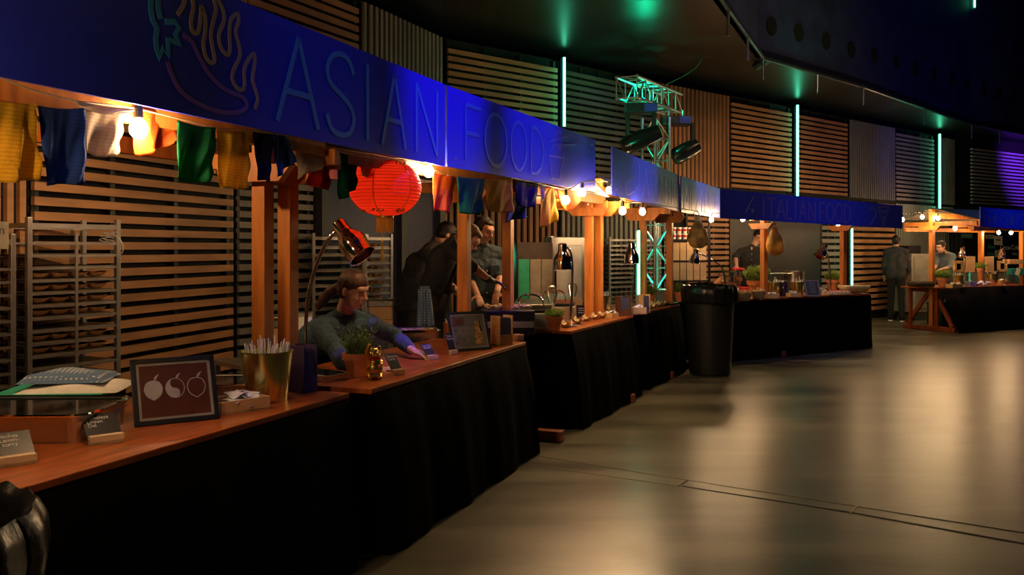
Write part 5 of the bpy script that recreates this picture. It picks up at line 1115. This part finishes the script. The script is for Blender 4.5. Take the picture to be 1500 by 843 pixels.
def moving_head(label, base, head_a, head_b, fd, lens=None):
    B = at(*base, fd); r = thing('moving_head_light', label, 'stage light', B)
    MB().box((0,0,0),(.40,.30,.12)).build('base_box', black_plastic, r, bevel=.01); MB().box((.11,-.152,0),(.16,.006,.10)).build('display_panel', mat('panel_blue', (.05,.07,.5), .3), r)
    a = at(*head_a, fd)-B; e = at(*head_b, fd)-B; m_ = (a+e)/2
    for x in (-.17, .17): MB().box((m_.x*.5+x, 0, (m_.z)/2-.03),(.05,.10,abs(m_.z)+.02)).build('yoke', black_plastic, r, bevel=.01)
    b = MB(); b.lathe([(0,0),(.10,0),(.125,.05),(.125,(e-a).length*.55),(.105,(e-a).length*.9),(.10,(e-a).length),(0,(e-a).length-.01)], a, 26, (e-a)); b.build('lamp_head', mat('stage_black_gloss', (.012,.012,.012), .22), r, smooth=True)
    ax = (e-a).normalized(); MB().lathe([(0,0),(.075,0),(.07,.012),(0,.02)], e, 24, ax).build('lens', glow('lens_green', (.05,.9,.2), .35) if lens else black_gloss, r)
    for x in (-.1, .1): MB().cyl((x,0,.06),(x,0,.16),.015).build('clamp', alu, r)
    return r
moving_head('larger black stage light with green lens hanging from the left end of the truss', (938,160), (912,216), (966,193), 112, True)
moving_head('smaller black stage light hanging from the right end of the truss', (990,178), (986,232), (1022,212), 103)
# rubbish bins
def bin_(label, loc, Rt, H, seed=1):
    r = thing('rubbish_bin', label, 'bin', loc)
    MB().lathe([(0,.0),(Rt*.80,0),(Rt*.84,.03),(Rt*.98,H-.12),(Rt*1.05,H-.10),(Rt*1.05,H-.02),(Rt*.98,H-.02),(Rt*.9,H-.3),(0,H-.3)], n=40).build('bin_body', black_plastic, r, smooth=False)
    rd = random.Random(seed); K = [(rd.uniform(3,19), rd.uniform(0,6)) for _ in range(6)]
    def f(i, j):
        a = 2*math.pi*i; q = sum(math.sin(int(k)*a+ph) for k, ph in K)/6; q2 = sum(math.sin(int(k*1.3)*a+ph*2) for k, ph in K)/6
        pr = [(.82, H-.25), (.90, H-.08), (.98, H+.0), (1.06, H+.02), (1.13, H-.02), (1.15, H-.07), (1.12, H-.13), (1.10, H-.18)]
        x = j*(len(pr)-1); i0 = min(int(x), len(pr)-2); t = x-i0; rr = pr[i0][0]*(1-t)+pr[i0+1][0]*t; z = pr[i0][1]*(1-t)+pr[i0+1][1]*t
        rr = rr*Rt+.018*q*(.3+j); z += .012*q2*(.4+j); return (rr*math.cos(a), rr*math.sin(a), z)
    MB().grid(f, 160, 24).build('bin_liner', bag_black, r, smooth=True, solid=.002); return r
pb = at(1040, HY, 122); bin_('tall black rubbish bin with glossy liner between the fourth and the ham counters', (pb.x, pb.y, 0), .295, 1.05, 2)
bin_('black bin with crumpled liner at the bottom left corner', (-1.30, 1.78, 0), .29, .955, 5)
# shelf with cups and boxes
sa = at2(984, 101); r = thing('metal_shelf', 'dark metal shelf with cups and kraft boxes beside the amber post', 'shelf', (sa.x, sa.y, 0), .2); SW = .58
for x in (0, SW):
    for y in (0, .35): MB().box((x,y,1.0),(.03,.03,2.0)).build('post', black_plastic, r)
SZ = [1.63, 1.32, 1.03, .70]
for z in SZ: MB().box((SW/2,.175,z),(SW,.36,.025)).build('shelf_board', black_plastic, r)
Mx = Matrix.Rotation(.2, 3, 'Z'); W3 = lambda x, y, z: Vector((sa.x, sa.y, 0))+Mx@Vector((x, y, z))
c0_ = thing('paper_cup_stack', 'white and red paper cup stack on the top shelf', 'cups', W3(.05,.05,SZ[0]+.013), 0, 'cup stacks on the shelf top'); MB().lathe([(0,0),(.028,0),(.036,.085),(0,.085)], n=14).build('cup_body', white_paper, c0_); MB().lathe([(.0315,.03),(.0345,.06),(.034,.06),(.031,.03)], n=14).build('red_band', redlac, c0_)
for lv in (0, 1):
    for k in range(6):
        if lv or k: dup(c0_, W3(.05+.085*k,.05,SZ[0]+.013+.088*lv), 0, 'white and red paper cup stack on the top shelf, %s row, %s from the left' % (('upper' if lv else 'lower'), ordw[k].replace('topmost','first')))
k0 = None
for lv, zz in ((1, SZ[1]), (2, SZ[2])):
    for k in range(5):
        l = '%s kraft box from the left on the %s shelf beside the amber post' % (ordw[k].replace('topmost','first'), {1:'middle',2:'lower'}[lv]); w0 = W3(.07+.105*k,.06,zz+.013)
        if k0 is None: k0 = kbox(l, w0, .2, (.095,.12,.26), kraft, True); k0['group'] = 'kraft boxes on the shelf'
        else: dup(k0, w0, .2+.02*(k%2), l)
bt0 = None
for k in range(5):
    w0 = W3(.50-.0*k, .04, SZ[3]+.013+.045*k); l = '%s brown food tray in the stack low on the shelf' % ['lowest','second','third','fourth','topmost'][k]
    if bt0 is None: bt0 = kbox(l, w0, .2, (.24,.2,.04), kraft, False); bt0['group'] = 'brown food trays on the shelf'
    else: dup(bt0, w0, .2+.06*(k%2), l)
# fridge, black box, posters at right
p = at2(1342, 70); r = thing('steel_fridge', 'scuffed steel fridge on castors behind the corner stall', 'fridge', (p.x, p.y+.2, 0), .35); MB().box((0,0,.78),(.60,.60,1.22)).build('fridge_body', mat('fridge_steel', (.42,.40,.34), .4, .35, .15, 5), r, bevel=.01); MB().box((.02,-.31,.80),(.52,.03,1.1)).build('door', mat('fridge_steel', (.42,.40,.34)), r, bevel=.01); MB().cyl((.24,-.34,.6),(.24,-.34,1.1),.012).build('handle', chrome, r)
for x in (-.24,.24):
    for y in (-.24,.24): MB().cyl((x-.02,y,.06),(x+.02,y,.06),.06).build('castor', black_plastic, r); MB().box((x,y,.13),(.05,.05,.1)).build('castor_fork', steel_dull, r)
r = thing('storage_crate', 'black crate on top of the steel fridge', 'crate', (p.x-.08, p.y+.18, 1.39), .35); MB().box((0,0,.08),(.34,.35,.16)).build('crate_body', black_plastic, r, bevel=.01); MB().box((0,0,.165),(.36,.37,.012)).build('rim', black_plastic, r)
r = thing('plastic_crate', 'dark green crate on the floor inside the corner stall frame', 'crate', at(1372,480,76)+Vector((.3,.3,0)), .3); r.location.z = 0; MB().box((0,0,.22),(.50,.40,.40)).build('crate_body', mat('crate_green', (.01,.05,.035), .5), r, bevel=.01); MB().box((0,0,.43),(.53,.43,.03)).build('rim', mat('crate_green', (.01,.05,.035)), r)
PB = Plane(xy(1412, 63), xy(1520, 60)); c = PB.pt(PB.L/2, 1.05); r = thing('drinks_cabinet', 'dark glass drinks cabinet with white lettering at far right', 'drinks cabinet', (c.x, c.y, 0), PB.ang)
MB().box((0,.2,1.05),(PB.L,.4,2.1)).build('cabinet_body', black_gloss, r, bevel=.01)
lt = mat('letter_white', (.6,.6,.6), .5); tq = mat('letter_teal', (.05,.35,.25), .5)
def onP(px, py): t, z = PB.hit(px, py); return (t-PB.L/2, z)
for body, x, y, sz, m_ in (('Coca-Cola', 1479, 366, .17, lt), ('HALL', 1487, 374, .09, lt), ('Coca', 1452, 364, .12, tq), ('COLA', 1451, 374, .09, tq)):
    X_, Z_ = onP(x, y); text(body, sz, r, m_, (X_, -.004, Z_), (R(90),0,0), space=.9)
for x0, y0, x1, y1, nm, m_, l in ((1456,346,1468,359,'poster_sheet', white_paper,'white poster above the teal lettering at far right'), (1457,367,1465,377,'poster_sheet', mat('poster_mint', (.35,.6,.5), .6),'small mint poster low beside the last heat lamp'), (1408,342,1424,349,'poster_sheet', mat('poster_teal', (.03,.20,.12), .6),'teal notice left of the middle post of the corner stall'), (1443,344,1456,350,'poster_sheet', mat('poster_lime', (.4,.5,.25), .6),'lime and white notice right of the middle post')):
    X0, Z0 = onP(x0, y0); X1, Z1 = onP(x1, y1); q = Matrix.Rotation(PB.ang,3,'Z')@Vector(((X0+X1)/2,-.006,0))+Vector((c.x,c.y,Z1)); t_ = thing('poster', l, 'poster', q, PB.ang)
    MB().box((0,0,(Z0-Z1)/2),(X1-X0,.003,Z0-Z1)).build(nm, m_, t_); MB().box((0,-.002,(Z0-Z1)*.55),((X1-X0)*.6,.001,(Z0-Z1)*.25)).build('print', mat('print_grey_white', (.42,.42,.42)) if nm == 'x' else mat('poster_print', (.3,.22,.15), .6), t_)
# dotted towel
tp = at(622, 424, 176); towel = thing('kitchen_towel', 'blue dotted towel hanging from the apron of the bending man', 'towel', tp)
MB().grid(lambda i, j: ((i-.5)*(.10+.05*j)+.01*j, -.02+.012*math.sin(i*12+j), -.31*j), 12, 12).build('towel_cloth', cm, towel, smooth=True, solid=.006); MB().box((0,0,.01),(.08,.02,.03)).build('folded_top', cm, towel)

# ================================================================== PEOPLE
def V(*a): return Vector(a)
def hand(b, wr, d, pn, s=1.0, curl=.5, side=1):
    d = Vector(d).normalized(); pn = Vector(pn); pn = (pn-d*pn.dot(d)).normalized(); x = d.cross(pn)*side
    b.ell(wr+d*.045*s, (.037*s,.046*s,.017*s), Matrix((x, d, pn)).transposed(), 14)
    for k, (off, L) in enumerate(((-.027,.068),(-.009,.076),(.009,.071),(.026,.056))):
        p = wr+d*.080*s+x*off*s; dd = d.copy(); r0 = .0092*s
        for j, f in enumerate((.42,.32,.26)):
            a = curl*(.35+.5*j); e = (d*math.cos(a)-pn*math.sin(a)).normalized(); q = p+e*L*f*s; b.cap(p, q, r0, r0*.9); p = q; r0 *= .9
    p = wr+d*.02*s-x*.030*s; q = p+(d*.7-x*.7-pn*.2).normalized()*.038*s; b.cap(p, q, .012*s, .010*s); b.cap(q, q+(d*.95-x*.2-pn*.3).normalized()*.030*s, .010*s, .008*s)
def person(label, J, cl, hair='short', hm=hair_bk, sk=skin, vox=.010, sleeves='short', shirt=blackshirt, pants=trouser, apron=None, glove=None, collar=None, s=1.0):
    root = thing('person', label, 'person', (J['pel'].x, J['pel'].y, 0)); b = MB(); lat = (J['shL']-J['shR']).normalized(); hl = (J['hipL']-J['hipR']).normalized()
    b.cap(J['pel']-hl*.07, J['chest']-lat*.075, .105, .105); b.cap(J['pel']+hl*.07, J['chest']+lat*.075, .105, .105); b.cap(J['shR'], J['shL'], .058, .058); b.cap(J['chest'], J['neck'], .09, .06); b.cap(J['neck'], J['shL'], .05, .055); b.cap(J['neck'], J['shR'], .05, .055)
    f = J['face'].normalized(); up_ = J.get('hup', V(0,0,1)); up_ = (up_-f*up_.dot(f)).normalized(); rt = f.cross(up_); M = Matrix((rt, f, up_)).transposed(); c = J['head']; H = lambda x, y, z: c+M@V(x, y, z)
    b.cap(J['neck'], H(0,-.02,-.06), .054, .052)
    for p, r_ in (((0,-.014,.022),(.074,.092,.086)), ((0,.018,-.036),(.056,.064,.070)), ((0,.056,-.088),(.026,.022,.018)), ((0,.030,-.072),(.047,.046,.036)), ((0,.058,.030),(.052,.030,.026)), ((-.034,.060,-.030),(.022,.020,.022)), ((.034,.060,-.030),(.022,.020,.022)), ((0,.078,-.052),(.022,.013,.006)), ((0,.076,-.064),(.019,.012,.007)), ((-.075,-.008,-.012),(.008,.019,.031)), ((.075,-.008,-.012),(.008,.019,.031))): b.ell(H(*p), r_, M, 18)
    b.cap(H(0,.082,.012), H(0,.104,-.022), .007, .011); b.ell(H(0,.094,-.028), (.016,.012,.009), M, 12)
    for sd in 'LR':
        b.cap(J['sh'+sd], J['el'+sd], .047, .040); b.cap(J['el'+sd], J['wr'+sd], .041, .027)
        hd = J.get('hd'+sd, J['wr'+sd]-J['el'+sd]); hand(b, J['wr'+sd], hd, J.get('pn'+sd, V(0,.2,1)), curl=J.get('curl', .6), side=1 if sd == 'L' else -1)
        b.cap(J['hip'+sd], J['kn'+sd], .080, .052); b.cap(J['kn'+sd], J['an'+sd], .052, .036); b.cap(J['an'+sd]+V(0,0,-.03), J['an'+sd]+J['fwd']*.12+V(0,0,-.055), .034, .026)
    b.build('body', sk, root, True, remesh=vox, smo=3)
    for x in (-1, 1):
        MB().ell(H(x*.030,.0765,-.002), (.0125,.009,.006), M, 12).build('eyelid', mat('eyelid', (.30,.13,.08), .6), root, True, smooth=True)
        MB().tube([H(x*.016,.087,.017), H(x*.032,.085,.023), H(x*.048,.073,.016)], .0032, 6).build('eyebrow', hm, root, True)
    h = MB(); h.ell(H(0,-.026,.034), (.081,.092,.084), M, 20); h.ell(H(0,-.045,-.010), (.074,.062,.070), M, 18)
    if hair == 'short': h.ell(H(0,.028,.078), (.055,.045,.028), M, 14); h.ell(H(-.062,-.0,.02), (.018,.035,.035), M, 12); h.ell(H(.062,-.0,.02), (.018,.035,.035), M, 12)
    if hair == 'pony':
        h.ell(H(0,.0,.050), (.078,.080,.070), M, 18); h.ell(H(.0,-.115,-.02), (.030,.034,.034), M, 12); P = [H(0,-.12,-.02), H(.0,-.165,-.07), H(0,-.20,-.13), H(0,-.225,-.19)]
        for k, (a, q) in enumerate(zip(P, P[1:])): h.cap(a, q, (.030,.036,.034)[k], (.036,.034,.018)[k])
    h.build('hair', hm, root, True, remesh=.006, smo=3, disp=.012)
    t = MB(); g = .016; t.cap(J['pel']-hl*.072, J['chest']-lat*.078, .105+g, .105+g); t.cap(J['pel']+hl*.072, J['chest']+lat*.078, .105+g, .105+g); t.cap(J['shR'], J['shL'], .058+g, .058+g); t.cap(J['chest'], J['neck']*.75+J['chest']*.25, .09+g, .072); t.cap(J['neck'], J['shL'], .058, .070); t.cap(J['neck'], J['shR'], .058, .070)
    for sd in 'LR':
        t.cap(J['sh'+sd], J['el'+sd], .060, .054)
        if sleeves == 'long': t.cap(J['el'+sd], J['el'+sd].lerp(J['wr'+sd], .86), .054, .040)
        if sleeves == 'rolled': t.cap(J['el'+sd], J['el'+sd].lerp(J['wr'+sd], .25), .054, .050)
    t.build('shirt', shirt, root, True, remesh=vox, smo=4, disp=.022)
    col = MB(); nn_ = (H(0,-.02,-.06)-J['neck']).normalized(); col.lathe([(.060,-.012),(.066,-.005),(.062,.026),(.056,.026),(.056,-.012)], J['neck']+nn_*.012, 20, nn_); col.build('collar', shirt, root, True, smooth=True)
    if collar == 'buttons':
        bt = MB(); fr = hl.cross(V(0,0,1)); fr = fr if fr.dot(J['fwd']) > 0 else -fr
        for k in range(5): q = J['neck'].lerp(J['pel'], .18+.17*k)+J['fwd']*.128; bt.ell(q, (.008,.008,.008), n=8)
        bt.build('button', mat('button_pale', (.5,.45,.38), .4), root, True)
        pk = MB()
        for x in (-.075, .075): q = J['chest']+lat*x+J['fwd']*.118; pk.box(q, (.085,.012,.09), Matrix.Rotation(math.atan2(lat.y, lat.x), 3, 'Z'))
        pk.build('pocket', shirt, root, True, bevel=.004)
    t = MB(); t.cap(J['hipL'], J['hipR'], .105, .105)
    for sd in 'LR': t.cap(J['hip'+sd], J['kn'+sd], .096, .070); t.cap(J['kn'+sd], J['an'+sd]+V(0,0,.0), .070, .060)
    t.build('trousers', pants, root, True, remesh=.012, smo=3, disp=.015)
    for sd in 'LR':
        a = J['an'+sd]; sh_ = MB().cap(V(a.x, a.y, .045), V(a.x, a.y, .04)+J['fwd']*.15, .042, .036).build('shoe', mat('shoe_dark', (.02,.02,.02), .4), root, True, remesh=.008, smo=2)
        so = MB().bar(V(a.x, a.y, .010)-J['fwd']*.045, V(a.x, a.y, .010)+J['fwd']*.185, .085, .02).build('shoe_sole', white_plastic, root, True, bevel=.008); so.parent = sh_
    if apron:
        fr = J['fwd']; an = math.atan2(hl.y, hl.x); ap = MB(); o_ = J['pel']+V(0,0,.06)
        ap.grid(lambda i, j: o_+hl*((i-.5)*(.46+.08*j))+fr*(.135-.12*(2*i-1)**2+.015*math.sin(i*9+j*3)+.03*j)+V(0,0,-.62*j), 16, 12); ap.build('apron', apron, root, True, smooth=True, solid=.006)
        ap = MB(); ap.lathe([(.150,-.02),(.156,-.02),(.156,.02),(.150,.02)], o_, 28, None, 1.25, .95); ap.build('apron_belt', apron, root, True)
    if glove:
        for sd in glove: t = MB(); hd = J.get('hd'+sd, J['wr'+sd]-J['el'+sd]).normalized(); t.cap(J['wr'+sd]-hd*.03, J['wr'+sd]+hd*.01, .033, .032); hand(t, J['wr'+sd], hd, J.get('pn'+sd, V(0,.2,1)), 1.13, J.get('curl', .6), 1 if sd == 'L' else -1); t.build('glove', mat('nitrile_black', (.008,.008,.008), .35), root, True, remesh=.006, smo=1)
    return root
def stand(x, y, h, f, lean=0, face=None, stride=0):
    k = h/1.78; f = Vector((f[0], f[1], 0)).normalized(); l = V(-f.y, f.x, 0); up_ = (V(0,0,1)*math.cos(lean)+f*math.sin(lean)); o = V(x, y, 0); pel = o+V(0,0,.95*k)
    J = dict(fwd=f, pel=pel, chest=pel+up_*.36*k, neck=pel+up_*.545*k, head=pel+up_*.70*k+f*.03, face=Vector(face) if face else f+V(0,0,-.15))
    for sd, q in (('L', 1), ('R', -1)):
        J['sh'+sd] = pel+up_*.475*k+l*q*.175*k; J['el'+sd] = J['sh'+sd]+V(0,0,-.28*k)+l*q*.05-f*.03; J['wr'+sd] = J['el'+sd]+V(0,0,-.20*k)+f*.14
        J['hip'+sd] = pel+l*q*.085*k-V(0,0,.03); J['kn'+sd] = o+l*q*.10*k+V(0,0,.50*k)+f*(.03+q*stride*.5); J['an'+sd] = o+l*q*.11*k+V(0,0,.09)+f*q*stride
    return J
# leaning woman
J = stand(-1.27, 6.0, 1.68, (.5,-.86)); J.update(pel=V(-1.27, 5.98, .90), chest=at(497,486,231), neck=at(503,462,238), head=at(518,425,241), face=V(.86,-.42,-.30), hup=V(.15,-.1,1),
  shR=at(472,484,244), shL=at(541,476,233), elR=at(502,528,262), wrR=at(556,541,258), elL=at(579,493,224), wrL=at(603,513,233), hdL=V(.9,-.35,-.30), hdR=V(.9,-.1,-.05), pnL=V(.1,-.1,1), pnR=V(0,0,1), curl=.55)
for sd, q in (('L', 1), ('R', -1)): J['hip'+sd] = J['pel']+V(.86,.5,0).normalized()*.085*q-V(0,0,.03)
person('woman in a dark denim shirt with a ponytail leaning over the second counter', J, None, 'pony', hair_br, skin_w, .006, 'long', denim, trouser)
# man in denim
J = stand(-.255, 7.75, 1.80, (.30,-.95), 0, (.75,-.55,-.38)); J['head'] = at(709,337,168); J['wrL'] = at(728,428,174); J['elL'] = at(735,398,168); J['elR'] = at(684,400,166); J['wrR'] = at(700,434,176); J['hdL'] = V(-.15,-.5,-.7)
person('young man in a blue denim work shirt and brown apron standing behind the post', J, None, 'short', hair_bk, skin_w, .009, 'rolled', denim, trouser, apron_br, None, 'buttons')
# bending man with gloves
J = stand(-.70, 7.85, 1.80, (.9,-.35)); J.update(pel=at(634,432,166), chest=at(650,378,170), neck=at(668,352,176), head=at(687,350,182), face=V(.72,-.25,-.72), hup=V(.65,0,.75),
  shR=at(662,366,182), shL=at(678,362,163), elR=at(692,391,186), wrR=at(715,409,184), elL=at(703,398,166), wrL=at(722,418,168), hdR=V(.9,-.2,-.3), hdL=V(.9,-.2,-.3))
for sd, q in (('L', 1), ('R', -1)): J['hip'+sd] = J['pel']+V(.36,.9,0)*.085*q-V(0,0,.03); J['kn'+sd] = V(J['pel'].x+.05, J['pel'].y+.1*q, .5); J['an'+sd] = V(J['pel'].x, J['pel'].y+.11*q, .09)
person('man in a black shirt and apron bending over the food with black gloves', J, None, 'short', hair_lt, skin_w, .009, 'short', blackshirt, trouser, apron_br, 'RL')
# man behind him
J = stand(-1.1, 8.5, 1.78, (.85,.5)); J.update(pel=at(598,446,152), chest=at(612,388,154), neck=at(640,356,155), head=at(655,344,156), face=V(.8,.35,-.6), hup=V(.6,.2,.75),
  shR=at(628,372,160), shL=at(632,366,147), elR=at(645,412,163), wrR=at(670,430,165), elL=at(650,410,150), wrL=at(675,430,150))
for sd, q in (('L', 1), ('R', -1)): J['hip'+sd] = J['pel']+V(-.5,.85,0)*.085*q-V(0,0,.03); J['kn'+sd] = V(J['pel'].x, J['pel'].y+.1*q, .5); J['an'+sd] = V(J['pel'].x, J['pel'].y+.11*q, .09)
person('man in black seen from behind, bent forward beside the bending man', J, None, 'short', hair_bk, skin_w, .010, 'short', blackshirt, trouser)
# chef
J = stand(4.02, 14.9, 1.80, (-.25,-.97), .08, (.1,-.9,-.42)); J['head'] = at(1111,347,87); J['elR'] = at(1077,376,88); J['wrR'] = at(1079,391,92); J['elL'] = at(1122,385,86); J['wrL'] = at(1104,398,90)
person('chef in a dark buttoned jacket behind the meat slicer', J, None, 'short', hair_bk, skin_w, .012, 'rolled', blackshirt, trouser, None, None, 'buttons')
# man seen from behind
J = stand(7.92, 18.3, 1.79, (.42,.9), 0, (.5,.85,.0), .08); J['elR'] = at(1331,396,71); J['wrR'] = at(1330,383,70.5); J['hdR'] = V(.1,.2,1); J['pnR'] = V(-.6,-.7,0)
person('man in a dark grey jacket standing with his back turned near the steel fridge', J, None, 'short', hair_bk, skin_w, .012, 'long', greyshirt, trouser)
# man in the corner stall
J = stand(8.55, 17.5, 1.68, (-.8,-.6), .10, (-.95,-.35,-.30)); J['head'] = at(1378,362,75.5); J['wrL'] = at(1376,396,78); J['elL'] = at(1392,392,76); J['wrR'] = at(1366,396,77); J['elR'] = at(1373,388,75)
person('man in a grey-blue shirt looking down inside the corner stall', J, None, 'short', hair_bk, skin_w, .012, 'rolled', mat('shirt_greyblue', (.09,.12,.15), .85, 0, .2, 10, .4), trouser)
